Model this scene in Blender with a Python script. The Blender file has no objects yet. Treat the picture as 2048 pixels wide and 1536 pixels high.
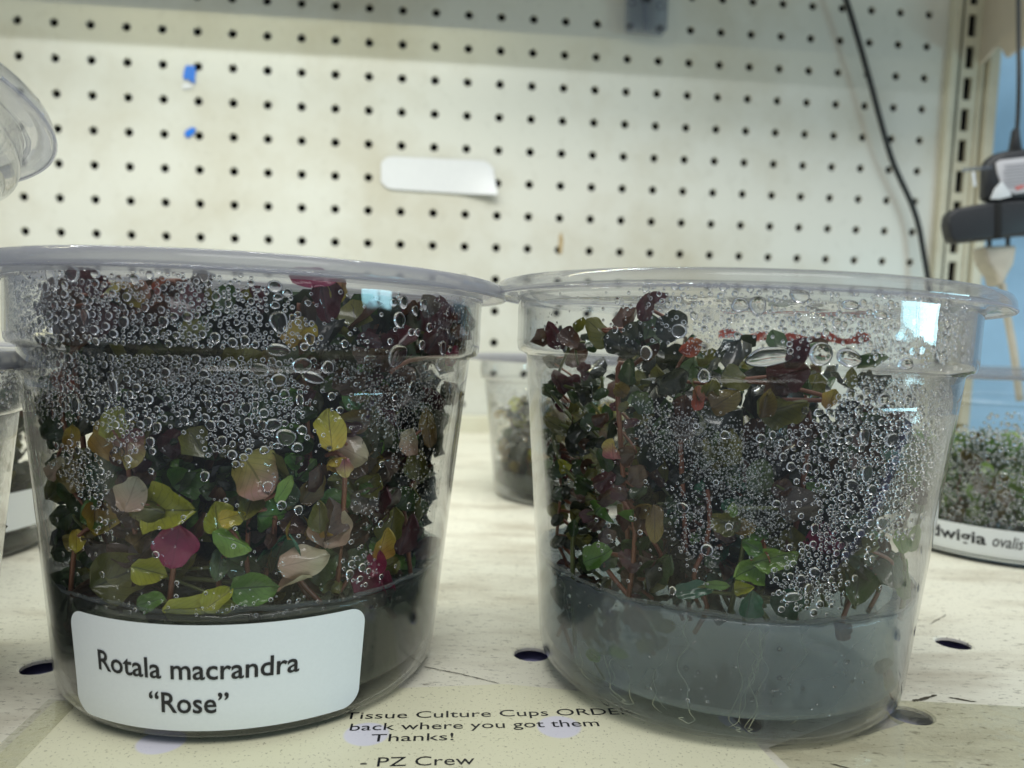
import bpy, bmesh, math, random
import numpy as np
from mathutils import Matrix, Vector
D = bpy.data; S = bpy.context.scene
COL = S.collection
rnd = random.Random(7)
K = 0.001                                   # everything below is written in millimetres

# ------------------------------------------------------------------ camera, light, exposure
def rot3(rx, ry, rz):
    cx, sx, cy, sy, cz, sz = math.cos(rx), math.sin(rx), math.cos(ry), math.sin(ry), math.cos(rz), math.sin(rz)
    Y = np.array([[cz, -sz, 0], [sz, cz, 0], [0, 0, 1]]); P = np.array([[1, 0, 0], [0, cx, -sx], [0, sx, cx]])
    Q = np.array([[cy, 0, sy], [0, 1, 0], [-sy, 0, cy]])
    return Y @ P @ Q
MW = rot3(-.05, -.025, 0); CP = np.array([0, 0, 75.0])
cam = D.cameras.new('camera'); co = D.objects.new('camera', cam); COL.objects.link(co)
m = Matrix.Identity(4)
for i in range(3):
    m[i][0] = MW[i, 0]; m[i][1] = MW[i, 2]; m[i][2] = -MW[i, 1]; m[i][3] = CP[i] * K
co.matrix_world = m
cam.sensor_width = 36; cam.lens = 1500 / 2048 * 36; cam.clip_start = .005; cam.clip_end = 50
cam.dof.use_dof = True; cam.dof.focus_distance = .150; cam.dof.aperture_fstop = 18
S.camera = co
W = D.worlds.new('World'); S.world = W; W.use_nodes = True
W.node_tree.nodes['Background'].inputs[0].default_value = (.80, .90, 1, 1)
W.node_tree.nodes['Background'].inputs[1].default_value = .32
def area(name, loc, target, sx, sy, power, color):
    l = D.lights.new(name, 'AREA'); l.shape = 'RECTANGLE'; l.size = sx * K; l.size_y = sy * K
    l.energy = power; l.color = color
    o = D.objects.new(name, l); COL.objects.link(o); o.location = Vector(loc) * K
    o.rotation_euler = (Vector(target) - Vector(loc)).to_track_quat('-Z', 'Y').to_euler()
    return o
BA = Matrix(((0.9939, -0.11026, 0.00119), (0.11018, 0.9927, -0.04908), (0.00423, 0.04891, 0.99879)))
BS = 1.0696; BO = Vector((-394.327, 599.431, 320.392))
BM = Matrix.Translation(BO * K) @ BA.to_4x4() @ Matrix.Scale(BS, 4)       # board frame (holes 25.4 apart) to the place
def bw(*p): return BM @ (Vector(p) * K) / K
area('shelf_light_strip', bw(170, -290, 153), bw(170, -200, -300), 480, 7, 1.1, (.90, .96, 1))
area('shelf_light_strip', bw(150, -290, 109), bw(150, -150, -300), 480, 7, .5, (1, .95, .58))
area('overhead_front_fill', (250, -600, 1500), (0, 300, 0), 1400, 500, 15, (1, .99, .95))  # unseen fill added overhead in front, for the drop highlights and shelf front
area('store_window', (1000, -268, 84), (50, -160, 84), 170, 76, .75, (.42, .85, 1))
area('store_window', (1000, -60, 84), (50, -30, 84), 215, 76, .95, (.50, .88, 1))
S.view_settings.view_transform = 'Standard'; S.view_settings.look = 'None'
S.view_settings.exposure = .35; S.view_settings.gamma = 1
cy = S.cycles
cy.max_bounces = 24; cy.transparent_max_bounces = 64; cy.transmission_bounces = 12; cy.glossy_bounces = 6
cy.diffuse_bounces = 4; cy.caustics_reflective = False; cy.caustics_refractive = False
cy.use_denoising = True; cy.sample_clamp_indirect = 6

# ------------------------------------------------------------------ node helper
def mat(name):
    m = D.materials.new(name); m.use_nodes = True; t = m.node_tree; t.nodes.clear()
    out = t.nodes.new('ShaderNodeOutputMaterial')
    def N(kind, **kw):
        n = t.nodes.new('ShaderNode' + kind)
        for k, v in kw.items():
            if k.startswith('_'): setattr(n, k[1:], v); continue
            key = int(k[1:]) if k[0] == 'i' and k[1:].isdigit() else k.replace('_', ' ')
            s = n.inputs[key]
            if hasattr(v, 'bl_rna') and isinstance(v, bpy.types.NodeSocket): t.links.new(v, s)
            elif isinstance(v, bpy.types.Node): t.links.new(v.outputs[0], s)
            else:
                if s.type == 'RGBA' and len(v) == 3: v = (*v, 1)
                s.default_value = v
        return n
    def surf(n): t.links.new(n.outputs[0], out.inputs[0])
    return m, N, surf
def math_(N, op, a, b=None, c=None, clamp=False):
    kw = {'i0': a}
    if b is not None: kw['i1'] = b
    if c is not None: kw['i2'] = c
    return N('Math', _operation=op, _use_clamp=clamp, **kw)
def mixc(N, f, a, b, mode='MIX'):
    n = N('Mix', _data_type='RGBA', _blend_type=mode, i0=f, i6=a, i7=b)
    return n.outputs[2]
def ramp(N, f, stops):
    n = N('ValToRGB', i0=f); e = n.color_ramp.elements
    while len(e) < len(stops): e.new(.5)
    for s, (p, c) in zip(e, stops):
        s.position = p; s.color = (*c, 1) if len(c) == 3 else c
    return n

def plain(name, col, rough=.5, spec=.5, noise=0, nscale=300, metal=0, bump=0):
    m, N, surf = mat(name)
    c = col
    tc = N('TexCoord').outputs[3]
    if noise:
        nz = N('TexNoise', Vector=tc, Scale=nscale, Detail=5.0)
        c = mixc(N, nz, tuple(x * (1 - noise) for x in col) + (1,), tuple(min(1, x * (1 + noise)) for x in col) + (1,))
    p = N('BsdfPrincipled', Base_Color=c, Roughness=rough, Metallic=metal, Specular_IOR_Level=spec)
    if bump:
        b = N('Bump', Strength=bump, Distance=.0003, Height=N('TexNoise', Vector=tc, Scale=nscale * 3, Detail=3.0))
        p2 = p; m.node_tree.links.new(b.outputs[0], p2.inputs['Normal'])
    surf(p); return m

def clear(name, tint=(.975, .978, .98), milk=.004, rough=.015, refl=1.0, milkcol=(.75, .76, .8), wave=.25, wscale=90):
    """thin clear plastic: light passes straight through, reflection rises towards grazing view"""
    m, N, surf = mat(name)
    tc = N('TexCoord').outputs[3]
    bmp = N('Bump', Strength=wave, Distance=.0004, Height=N('TexNoise', Vector=tc, Scale=wscale, Detail=2.0))
    fac = N('LayerWeight', Blend=.5, Normal=bmp.outputs[0]).outputs[1]
    f5 = math_(N, 'POWER', fac, 4.0)
    fr = math_(N, 'MULTIPLY_ADD', f5, .8 * refl, .013 * refl, clamp=True)
    edge = math_(N, 'POWER', fac, 3.0)
    tr = N('BsdfTransparent', Color=mixc(N, edge, (*tint, 1), tuple(x * .62 for x in tint) + (1,)))
    gl = N('BsdfAnisotropic', Color=(1, 1, 1), Roughness=rough, Normal=bmp.outputs[0])
    mk = N('BsdfTranslucent', Color=milkcol); df = N('BsdfDiffuse', Color=milkcol)
    md = N('MixShader', i0=.5, i1=mk, i2=df)
    mf = math_(N, 'MULTIPLY_ADD', edge, milk * 3, milk, clamp=True)
    a = N('MixShader', i0=mf, i1=tr, i2=md)
    surf(N('MixShader', i0=fr, i1=a, i2=gl)); return m

M_cup = clear('clear_cup_plastic')
M_rim = clear('rim_plastic', tint=(.93, .935, .95), milk=.16, milkcol=(.62, .62, .72), wave=.6, wscale=60, rough=.05)
M_lid = clear('lid_plastic', tint=(.86, .865, .88), milk=.42, milkcol=(.46, .465, .50), wave=1.2, wscale=120, rough=.05)
M_lid2 = clear('clear_lid_plastic', tint=(.94, .945, .955), milk=.11, milkcol=(.46, .47, .50), wave=1.6, wscale=45, rough=.04)

def water():
    m, N, surf = mat('water_drop')
    surf(N('BsdfGlass', Color=(1, 1, 1), Roughness=0.0, IOR=1.333)); return m
M_drop = water()

def gelmat(name, col, cloud, ccol):
    m, N, surf = mat(name)
    tc = N('TexCoord').outputs[3]
    nz = N('TexNoise', Vector=tc, Scale=45.0, Detail=4.0)
    t = N('BsdfTransparent', Color=col)
    gt = t
    cc = mixc(N, nz, tuple(x * .6 for x in ccol) + (1,), tuple(x * 1.4 for x in ccol) + (1,))
    d = N('MixShader', i0=.5, i1=N('BsdfDiffuse', Color=cc), i2=N('BsdfTranslucent', Color=cc))
    gl = N('BsdfAnisotropic', Color=(1, 1, 1), Roughness=.05)
    a = N('MixShader', i0=math_(N, 'MULTIPLY_ADD', nz, .25, cloud - .12), i1=gt, i2=d)
    f = math_(N, 'MULTIPLY_ADD', math_(N, 'POWER', N('LayerWeight', Blend=.5).outputs[1], 4.0), .7, .03, clamp=True)
    surf(N('MixShader', i0=f, i1=a, i2=gl)); return m
M_gelR = gelmat('agar_gel_blue_grey', (.74, .81, .85), .40, (.34, .41, .44))
M_gelL = gelmat('agar_gel_grey_green', (.34, .37, .34), .38, (.09, .105, .09))

def leafmat(name, base, tip, vein=.8, trans=.3, mott=.55):
    m, N, surf = mat(name)
    uv = N('TexCoord').outputs[2]; sp = N('SeparateXYZ', Vector=uv)
    rn = N('ObjectInfo').outputs[5]
    nz = N('TexNoise', Vector=N('TexCoord').outputs[3], Scale=2.5 if False else 350.0, Detail=4.0)
    vv = math_(N, 'ADD', sp.outputs[1], math_(N, 'MULTIPLY_ADD', nz, .5, -.25))
    c = mixc(N, ramp(N, vv, [(.25, (0, 0, 0)), (.75, (1, 1, 1))]).outputs[0], (*base, 1), (*tip, 1))
    ax = math_(N, 'ABSOLUTE', math_(N, 'SUBTRACT', sp.outputs[0], .5))
    side = math_(N, 'SINE', math_(N, 'MULTIPLY', math_(N, 'SUBTRACT', sp.outputs[1], math_(N, 'MULTIPLY', ax, .9)), 42.0))
    side = math_(N, 'GREATER_THAN', side, .90)
    mid = math_(N, 'LESS_THAN', ax, .022)
    v = math_(N, 'MAXIMUM', math_(N, 'MULTIPLY', side, .45), mid)
    c = mixc(N, math_(N, 'MULTIPLY', v, vein), c, tuple(x * .35 for x in base) + (1,))
    n2 = N('TexNoise', Vector=N('TexCoord').outputs[3], Scale=900.0, Detail=6.0, Roughness=.7)
    c = mixc(N, math_(N, 'MULTIPLY', ramp(N, n2, [(.45, (0, 0, 0)), (.75, (1, 1, 1))]).outputs[0], mott), c, tuple(x * .3 for x in base) + (1,))
    bmp = N('Bump', Strength=.5, Distance=.0002, Height=math_(N, 'SUBTRACT', n2, math_(N, 'MULTIPLY', v, .5)))
    p = N('BsdfPrincipled', Base_Color=c, Roughness=.3, Normal=bmp.outputs[0], Coat_Weight=.9, Coat_Roughness=.06)
    t = N('BsdfTranslucent', Color=c)
    surf(N('MixShader', i0=trans, i1=p, i2=t)); return m
LM = {
 'lime':   leafmat('leaf_lime', (.46, .48, .05), (.54, .56, .05)),
 'yellow': leafmat('leaf_yellow', (.66, .50, .05), (.70, .62, .06)),
 'must':   leafmat('leaf_mustard', (.58, .34, .06), (.62, .48, .07)),
 'ypink':  leafmat('leaf_yellow_to_pink', (.55, .20, .22), (.62, .52, .14)),
 'pinky':  leafmat('leaf_mustard_over_pink', (.60, .50, .10), (.52, .27, .22)),
 'tan':    leafmat('leaf_pale_tan', (.62, .42, .30), (.66, .60, .40), vein=.35),
 'green':  leafmat('leaf_green', (.10, .24, .04), (.16, .34, .05)),
 'bright': leafmat('leaf_bright_green', (.20, .38, .05), (.30, .48, .08)),
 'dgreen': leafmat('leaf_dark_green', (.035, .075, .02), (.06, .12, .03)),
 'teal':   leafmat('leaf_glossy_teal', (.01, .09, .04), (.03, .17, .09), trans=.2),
 'olive':  leafmat('leaf_olive', (.12, .13, .025), (.20, .19, .03)),
 'gold':   leafmat('leaf_golden_olive', (.16, .10, .02), (.28, .21, .035)),  # this and olive are darkened, backlit shade put into the leaf colour
 'burg':   leafmat('leaf_burgundy', (.075, .018, .022), (.13, .032, .042)),
 'brown':  leafmat('leaf_brown_red', (.075, .03, .016), (.12, .055, .025)),
 'mag':    leafmat('leaf_magenta', (.30, .015, .075), (.36, .03, .11), vein=.3),
 'red':    leafmat('leaf_orange_red', (.5, .10, .05), (.45, .16, .06)),
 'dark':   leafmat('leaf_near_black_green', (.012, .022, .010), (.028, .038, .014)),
 'black':  leafmat('leaf_gap_shade_green', (.007, .011, .007), (.014, .02, .012)),  # tangle only: shade of the gaps between leaves put into the leaf colour
 'smoke':  leafmat('leaf_grey_brown', (.10, .075, .06), (.16, .13, .10)),
}
M_stem = plain('stem_reddish', (.20, .075, .04), .4, noise=.4, nscale=300)
M_stemg = plain('stem_green', (.10, .12, .035), .4, noise=.4, nscale=300)
M_root = plain('root_pale', (.50, .52, .40), .5, noise=.3, nscale=300)

# ------------------------------------------------------------------ mesh helpers
def mesh(name, v, f, m=None, uv=None, smooth=True, mi=None):
    me = D.meshes.new(name); me.from_pydata([tuple(x) for x in v], [], [tuple(x) for x in f])
    if smooth: me.polygons.foreach_set('use_smooth', [True] * len(me.polygons))
    for mm in (m if isinstance(m, (list, tuple)) else [m] if m else []): me.materials.append(mm)
    if mi is not None: me.polygons.foreach_set('material_index', mi)
    if uv is not None:
        l = me.uv_layers.new(name='uv'); idx = np.empty(len(me.loops), int); me.loops.foreach_get('vertex_index', idx)
        l.data.foreach_set('uv', np.asarray(uv, float)[idx].ravel())
    me.update(); return me
def link(name, me, parent=None, label=None, cat=None, group=None, kind=None, loc=None, mw=None):
    o = D.objects.new(name, me); COL.objects.link(o)
    if parent: o.parent = parent
    if loc is not None: o.location = loc
    if mw is not None: o.matrix_world = mw
    for k, v in (('label', label), ('category', cat), ('group', group), ('kind', kind)):
        if v: o[k] = v
    return o
def boxg(x0, x1, y0, y1, z0, z1):
    v = [(x, y, z) for z in (z0, z1) for y in (y0, y1) for x in (x0, x1)]
    return v, [(0, 2, 3, 1), (4, 5, 7, 6), (0, 1, 5, 4), (1, 3, 7, 5), (3, 2, 6, 7), (2, 0, 4, 6)]
def bevelled(name, v, f, m, bev, seg=3, smooth=True):
    bm = bmesh.new(); vs = [bm.verts.new(x) for x in v]
    for q in f: bm.faces.new([vs[i] for i in q])
    bmesh.ops.recalc_face_normals(bm, faces=bm.faces)
    if bev: bmesh.ops.bevel(bm, geom=bm.edges[:], offset=bev, segments=seg, affect='EDGES', profile=.5)
    me = D.meshes.new(name); bm.to_mesh(me); bm.free(); me.materials.append(m)
    if smooth and bev: me.polygons.foreach_set('use_smooth', [True] * len(me.polygons))
    return me
def tube(pts, rad, n=8, closed=False):
    """pts: list of 3-vectors; rad: number or list"""
    P = [Vector(p) for p in pts]; V = []; F = []
    up = Vector((0, 0, 1))
    prev = None
    for i, p in enumerate(P):
        d = (P[min(i + 1, len(P) - 1)] - P[max(i - 1, 0)]).normalized()
        if prev is None:
            a = d.cross(Vector((.3, 1, .1))).normalized()
        else:
            a = (prev - d * prev.dot(d)).normalized()
        prev = a; b = d.cross(a)
        r = rad[i] if isinstance(rad, (list, tuple)) else rad
        for k in range(n):
            t = 2 * math.pi * k / n; V.append(p + (a * math.cos(t) + b * math.sin(t)) * r)
    for i in range(len(P) - 1):
        for k in range(n):
            F.append((i * n + k, i * n + (k + 1) % n, (i + 1) * n + (k + 1) % n, (i + 1) * n + k))
    F.append(tuple(range(n))[::-1]); F.append(tuple((len(P) - 1) * n + k for k in range(n)))
    return V, F
def smoothpath(pts, sub=5):
    P = [Vector(p) for p in pts]; out = []
    for i in range(len(P) - 1):
        a, b, c, d = P[max(i - 1, 0)], P[i], P[i + 1], P[min(i + 2, len(P) - 1)]
        for s in range(sub):
            t = s / sub
            out.append(.5 * ((2 * b) + (c - a) * t + (2 * a - 5 * b + 4 * c - d) * t * t + (3 * b - a - 3 * c + d) * t ** 3))
    out.append(P[-1]); return out
def join(parts):
    V = []; F = []
    for v, f in parts:
        o = len(V); V += [tuple(x) for x in v]; F += [tuple(i + o for i in q) for q in f]
    return V, F
def lathe(prof, n=96, cap0=False, cap1=False):
    V = []; F = []
    for r, z in prof:
        for k in range(n):
            t = 2 * math.pi * k / n; V.append((r * math.cos(t) * K, r * math.sin(t) * K, z * K))
    for i in range(len(prof) - 1):
        for k in range(n):
            F.append((i * n + k, i * n + (k + 1) % n, (i + 1) * n + (k + 1) % n, (i + 1) * n + k))
    if cap0: F.append(tuple(range(n))[::-1])
    if cap1: F.append(tuple((len(prof) - 1) * n + k for k in range(n)))
    return V, F

# ------------------------------------------------------------------ shelf (perforated steel) and board
def creamsteel(name, base, dirt, dirt_amt, sc=1.0, rough=.42, streak=False, speck=.6):
    m, N, surf = mat(name)
    tc = N('TexCoord').outputs[3]
    mp = N('Mapping', Vector=tc, Scale=(1, 3.2, 1) if streak else (1, 1, 1), Rotation=(0, 0, .12)).outputs[0]
    n1 = N('TexNoise', Vector=mp, Scale=14 * sc, Detail=7.0, Roughness=.62)
    n2 = N('TexNoise', Vector=mp, Scale=260 * sc, Detail=4.0, Roughness=.7)
    n3 = N('TexNoise', Vector=tc, Scale=1100 * sc, Detail=2.0)
    a = ramp(N, n1, [(.48, (0, 0, 0)), (.72, (1, 1, 1))]).outputs[0]
    b = ramp(N, n2, [(.575, (0, 0, 0)), (.65, (1, 1, 1))]).outputs[0]
    c3 = ramp(N, n3, [(.64, (0, 0, 0)), (.70, (1, 1, 1))]).outputs[0]
    c = mixc(N, math_(N, 'MULTIPLY', a, dirt_amt), (*base, 1), (*dirt, 1))
    c = mixc(N, math_(N, 'MULTIPLY', b, speck * .75), c, tuple(x * .42 for x in dirt) + (1,))
    c = mixc(N, math_(N, 'MULTIPLY', c3, speck * .7), c, tuple(x * .38 for x in dirt) + (1,))
    rr = math_(N, 'MULTIPLY_ADD', n1, .3, rough - .15)
    bmp = N('Bump', Strength=.15, Distance=.0002, Height=n2)
    surf(N('BsdfPrincipled', Base_Color=c, Roughness=rr, Normal=bmp.outputs[0])); return m
M_shelf = creamsteel('shelf_paint', (.74, .72, .60), (.40, .35, .26), .9, streak=True, speck=.85)
M_board = creamsteel('board_paint', (.60, .60, .545), (.42, .38, .28), .75, sc=.45, rough=.33, speck=.10)
M_post = creamsteel('post_paint', (.58, .56, .44), (.42, .36, .24), .8, sc=.6, speck=.15)
M_void = plain('near_black', (.008, .008, .008), .9)  # near-black stands in for shade in holes, slots and groove; also the clip pin
M_under = plain('lilac_underlayer', (.36, .35, .62), .6, noise=.1)

def holecell(c00, c10, c11, c01, centre, ax, ay, r, depth, nrm, n=16):
    """a four-cornered cell with a round punched hole; corners counter-clockwise"""
    V = []; F = []
    cs = [Vector(c) for c in (c00, c10, c11, c01)]; q = n // 4
    for k in range(4):
        for s in range(q): V.append(cs[k].lerp(cs[(k + 1) % 4], s / q))
    ce = Vector(centre); ax = Vector(ax).normalized(); ay = Vector(ay).normalized()
    for lvl in (0, 1):
        for k in range(n):
            t = 2 * math.pi * k / n - math.pi * .75
            rr = r * (1.12 if lvl == 0 else 1)
            V.append(ce + (ax * math.cos(t) + ay * math.sin(t)) * rr - Vector(nrm) * (0 if lvl == 0 else .35))
    for k in range(n):
        t = 2 * math.pi * k / n - math.pi * .75
        V.append(ce + (ax * math.cos(t) + ay * math.sin(t)) * r - Vector(nrm) * depth)
    for k in range(n):
        l = (k + 1) % n
        F += [(k, l, n + l, n + k), (n + k, n + l, 2 * n + l, 2 * n + k), (2 * n + k, 2 * n + l, 3 * n + l, 3 * n + k)]
    return V, F
# shelf: cells along the two punched rows, plain sheet elsewhere
P0 = Vector((11, 144.8, 0)); VA = Vector((37.2, 4.6, 0)); VB = Vector((-4.6, 35.6, 0))
def cellpt(i, j): return P0 + VA * i + VB * j
parts = []
for j in (0, 1):
    for i in range(-7, 8):
        parts.append(holecell(cellpt(i - .5, j - .5), cellpt(i + .5, j - .5), cellpt(i + .5, j + .5), cellpt(i - .5, j + .5),
                              cellpt(i, j), VA, VB, 4.3, 1.1, (0, 0, 1)))
def patch(a, b, c, d, nx, ny):
    a, b, c, d = map(Vector, (a, b, c, d)); V = []; F = []
    for j in range(ny + 1):
        for i in range(nx + 1):
            V.append(a.lerp(b, i / nx).lerp(d.lerp(c, i / nx), j / ny))
    for j in range(ny):
        for i in range(nx):
            q = j * (nx + 1) + i; F.append((q, q + 1, q + nx + 2, q + nx + 1))
    return V, F
parts.append(patch(cellpt(-7.5, -2.1), cellpt(7.5, -2.1), cellpt(7.5, -.5), cellpt(-7.5, -.5), 15, 3))
parts.append(patch(cellpt(-7.5, 1.5), cellpt(7.5, 1.5), cellpt(18, 16), cellpt(-25, 16), 15, 15))
parts.append(patch(cellpt(-25, 16), cellpt(-25, -2.1), cellpt(-7.5, -2.1), cellpt(-7.5, 1.5), 1, 1))
parts.append(patch(cellpt(7.5, -2.1), cellpt(18, -2.1), cellpt(18, 16), cellpt(7.5, 1.5), 1, 1))
v, f = join(parts)
link('shelf', mesh('shelf', [Vector(x) * K for x in v], f, M_shelf, smooth=False), kind='structure')
v, f = patch((-400, 75, -4), (500, 75, -4), (500, 330, -4), (-400, 330, -4), 2, 2)
link('shelf_underlayer', mesh('shelf_underlayer', [Vector(x) * K for x in v], f, M_under, smooth=False), kind='structure')

G = 25.4
def bp(c, r, y=0): return Vector((c * G, y, -r * G))                       # board column, row, offset (minus = towards viewer)
parts = []
for j in range(-6, 12):
    for i in range(-5, 29):
        c = bp(i, j)
        h = G / 2
        parts.append(holecell(c + Vector((-h, 0, -h)), c + Vector((h, 0, -h)), c + Vector((h, 0, h)), c + Vector((-h, 0, h)),
                              c, (1, 0, 0), (0, 0, 1), 3.15, 3.0, (0, -1, 0), 16))
parts.append(patch(bp(-5.5, 13.5), bp(28.5, 13.5), bp(28.5, 11.5), bp(-5.5, 11.5), 8, 1))
parts.append(patch(bp(28.5, 13.5), bp(28.72, 13.5), bp(28.72, -6.5), bp(28.5, -6.5), 1, 8))
parts.append(patch(bp(-12, 13.5), bp(-5.5, 13.5), bp(-5.5, -6.5), bp(-12, -6.5), 1, 1))
v, f = join(parts)
board = link('pegboard', mesh('pegboard', [Vector(x) * K for x in v], f, M_board, smooth=False), mw=BM,
     label='cream perforated pegboard panel with rows of round holes behind the cups', cat='pegboard')
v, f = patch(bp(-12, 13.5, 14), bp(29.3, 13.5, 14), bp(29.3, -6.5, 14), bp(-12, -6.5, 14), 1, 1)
link('hole_shade_sheet', mesh('hole_shade_sheet', [Vector(x) * K for x in v], f, M_void, smooth=False), mw=BM, kind='structure')  # near-black sheet behind the holes, the hollow's shade put into colour
v, f = boxg(-12 * G, 28.7 * G, -9, -.2, -13 * G, -11.32 * G)
link('back_rail', bevelled('back_rail', [Vector(x) * K for x in v], f, M_post, .0012), mw=BM,
     label='low cream steel rail along the foot of the pegboard', cat='rail')
v, f = boxg(-500, 900, -110, -106, 50, 190)
link('light_cutoff_plate', bevelled('light_cutoff_plate', [Vector(x) * K for x in v], f, M_post, .0006), mw=BM, label='unseen sheet steel plate above the frame, added to shade the board top', cat='light blocker')  # unseen plate, added to cut the strip light off the top of the board
# ---- upright post with slots, right of the board
up = link('shelving_upright', None, mw=BM, label='beige slotted steel upright post at the right edge of the pegboard', cat='upright post')
def strip(x0, x1, y0, y1, name, z0=-13.4, z1=6.5, m=M_post, bev=.0008):
    v, f = boxg(x0 * G, x1 * G, y0, y1, z0 * G, z1 * G)
    return link(name, bevelled(name, [Vector(x) * K for x in v], f, m, bev), parent=up)
strip(28.70, 28.92, -7, 3, 'front_flange'); strip(28.96, 29.10, -3, 3, 'inner_lip')
strip(29.78, 29.92, -6, 3, 'outer_lip'); strip(29.98, 30.35, -10, 3, 'side_flange')
parts = []
sx0, sx1 = 29.12, 29.76; hw = .15; cxs = 29.42
for r in range(-6, 13):
    zc = -(r + .30) * G
    x0, x1, a, b = sx0 * G, sx1 * G, (cxs - hw) * G, (cxs + hw) * G
    z0, z1, p, q = zc - G / 2, zc + G / 2, zc - 9.2, zc + 9.2
    y = -4.0
    ring_o = [(x0, y, z0), (x1, y, z0), (x1, y, z1), (x0, y, z1)]; ring_i = [(a, y, p), (b, y, p), (b, y, q), (a, y, q)]
    ring_b = [(a, y + 3, p), (b, y + 3, p), (b, y + 3, q), (a, y + 3, q)]
    V = ring_o + ring_i + ring_b
    F = []
    for k in range(4):
        l = (k + 1) % 4; F += [(k, l, 4 + l, 4 + k), (4 + k, 4 + l, 8 + l, 8 + k)]
    parts.append((V, F))
v, f = join(parts)
link('slotted_face', mesh('slotted_face', [Vector(x) * K for x in v], f, M_post, smooth=False), parent=up)
v, f = boxg(29.11 * G, 29.77 * G, 4, 12, -13.4 * G, 6.5 * G)
link('slot_shade_block', mesh('slot_shade_block', [Vector(x) * K for x in v], f, M_void, smooth=False), parent=up)  # near-black block, the shade inside the slots put into colour
# ---- blue wall further back, right
M_blue = plain('blue_wall_paint', (.36, .58, .78), .6, noise=.18, nscale=30, bump=.3)
v, f = patch(bp(28, 13.4, 60), bp(60, 13.4, 60), bp(60, -6.5, 60), bp(28, -6.5, 60), 1, 1)
link('wall', mesh('wall', [Vector(x) * K for x in v], f, M_blue, smooth=False), mw=BM, kind='structure')

# ------------------------------------------------------------------ cups
def prof(kind):
    zt, zr = {'tall': (72, 88.5), 'short': (58, 71.5), 'low': (31, 43)}[kind]
    out = [(0, .9), (33, .9), (37.5, .5), (39.6, 1.4), (40.9, 3.4), (41.5, 6.5), (41.7, 9)]
    for k in range(1, 9):
        z = 9 + (zt - 9) * k / 8; out.append((41.7 + {'tall': 6.3, 'short': 5.2, 'low': 5.0}[kind] * k / 8, z))
    r = out[-1][0]
    out += [(r + .15, zt + .1), (r + .6, zt + .5), (r + 1.7, zt + .9), (r + 2.1, zt + 1.7), (r + 2.3, zt + 3.0), (r + 2.32, zt + 3.5), (r + 2.45, zr - 3.6), (r + 2.5, zr - 3)]
    return out
PT = {k: (np.array([a[1] for a in prof(k)[3:]]), np.array([a[0] for a in prof(k)[3:]])) for k in ('tall', 'short', 'low')}
def rad(kind, z):
    return float(np.interp(z, *PT[kind]))
CUP = {}
def cup(key, kind, x, y, z0, ty, label, tx=0, lidm=None, scale=1.0):
    e = link('plastic_cup', None, label=label, cat='cup', group='lidded clear plastic plant cups')
    e.location = (x * K, y * K, z0 * K); e.rotation_euler = (tx, ty, 0); e.scale = (scale,) * 3
    out = prof(kind); R1 = out[-1][0]; zt = out[-1][1]
    inner = [(max(r - .55, 0), z + (.6 if r < 41 else 0)) for r, z in out]
    k_wall = 15
    v, f = lathe(out[:k_wall] + inner[:k_wall][::-1], 120)
    link('wall', mesh('wall', v, f, M_cup), parent=e)
    v, f = lathe(out[k_wall - 1:] + inner[k_wall - 1:][::-1] + [out[k_wall - 1]], 120)
    link('collar', mesh('collar', v, f, M_cup), parent=e)
    L = zt + (.7 if key == 'L' else 0)
    lp = [(0, L - 1.2), (R1 - 6, L - 1.2), (R1 - 4.6, L - 1.0), (R1 - 3.2, L + .3), (R1 - 1.6, L + 2.2), (R1 - .6, L + 2.9), (R1 + 3.2, L + 3.2), (R1 + 4.6, L + 2.8),
          (R1 + 5.2, L + 1.6), (R1 + 5.4, L + .2), (R1 + 5.1, L - .3), (R1 + 4.7, L + .2), (R1 + 3.2, L + 1.0), (R1 + .35, L + .9), (R1 + .25, L - .6)]
    v, f = lathe(lp, 120)
    link('lid', mesh('lid', v, f, lidm or M_lid), parent=e)
    v, f = tube([(math.cos(t) * (R1 + 5.3) * K, math.sin(t) * (R1 + 5.3) * K, (L - .1) * K) for t in np.linspace(0, 2 * math.pi, 121)], .35 * K, 6)
    link('lid_lip', mesh('lid_lip', v, f, M_rim), parent=e)
    Rm = (Matrix.Rotation(ty, 3, 'Y') @ Matrix.Rotation(tx, 3, 'X'))
    CUP[key] = dict(e=e, kind=kind, o=np.array([x, y, z0], float), R=np.array(Rm), s=scale, R1=R1, L=L)
    return e
def ray(u, v):
    return MW @ np.array([(u - 1024) / 1500, 1, (768 - v) / 1500])
def loc_ray(key, u, v):
    c = CUP[key]; o = c['R'].T @ (CP - c['o']) / c['s']; d = c['R'].T @ ray(u, v); return o, d / np.linalg.norm(d)
def hit(key, u, v, inset=0.6, far=False):
    """local point on the inner wall seen at u, v"""
    o, d = loc_ray(key, u, v); kind = CUP[key]['kind']
    tc = -(o[0] * d[0] + o[1] * d[1]) / (d[0] ** 2 + d[1] ** 2)
    a, b = (tc - 70, tc) if not far else (tc + 70, tc)
    g = lambda t: math.hypot(*(o + d * t)[:2]) - (rad(kind, (o + d * t)[2]) - inset)
    if g(b) > 0: return o + d * tc
    for _ in range(40):
        m_ = (a + b) / 2
        if g(m_) > 0: a = m_
        else: b = m_
    return o + d * b
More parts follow.
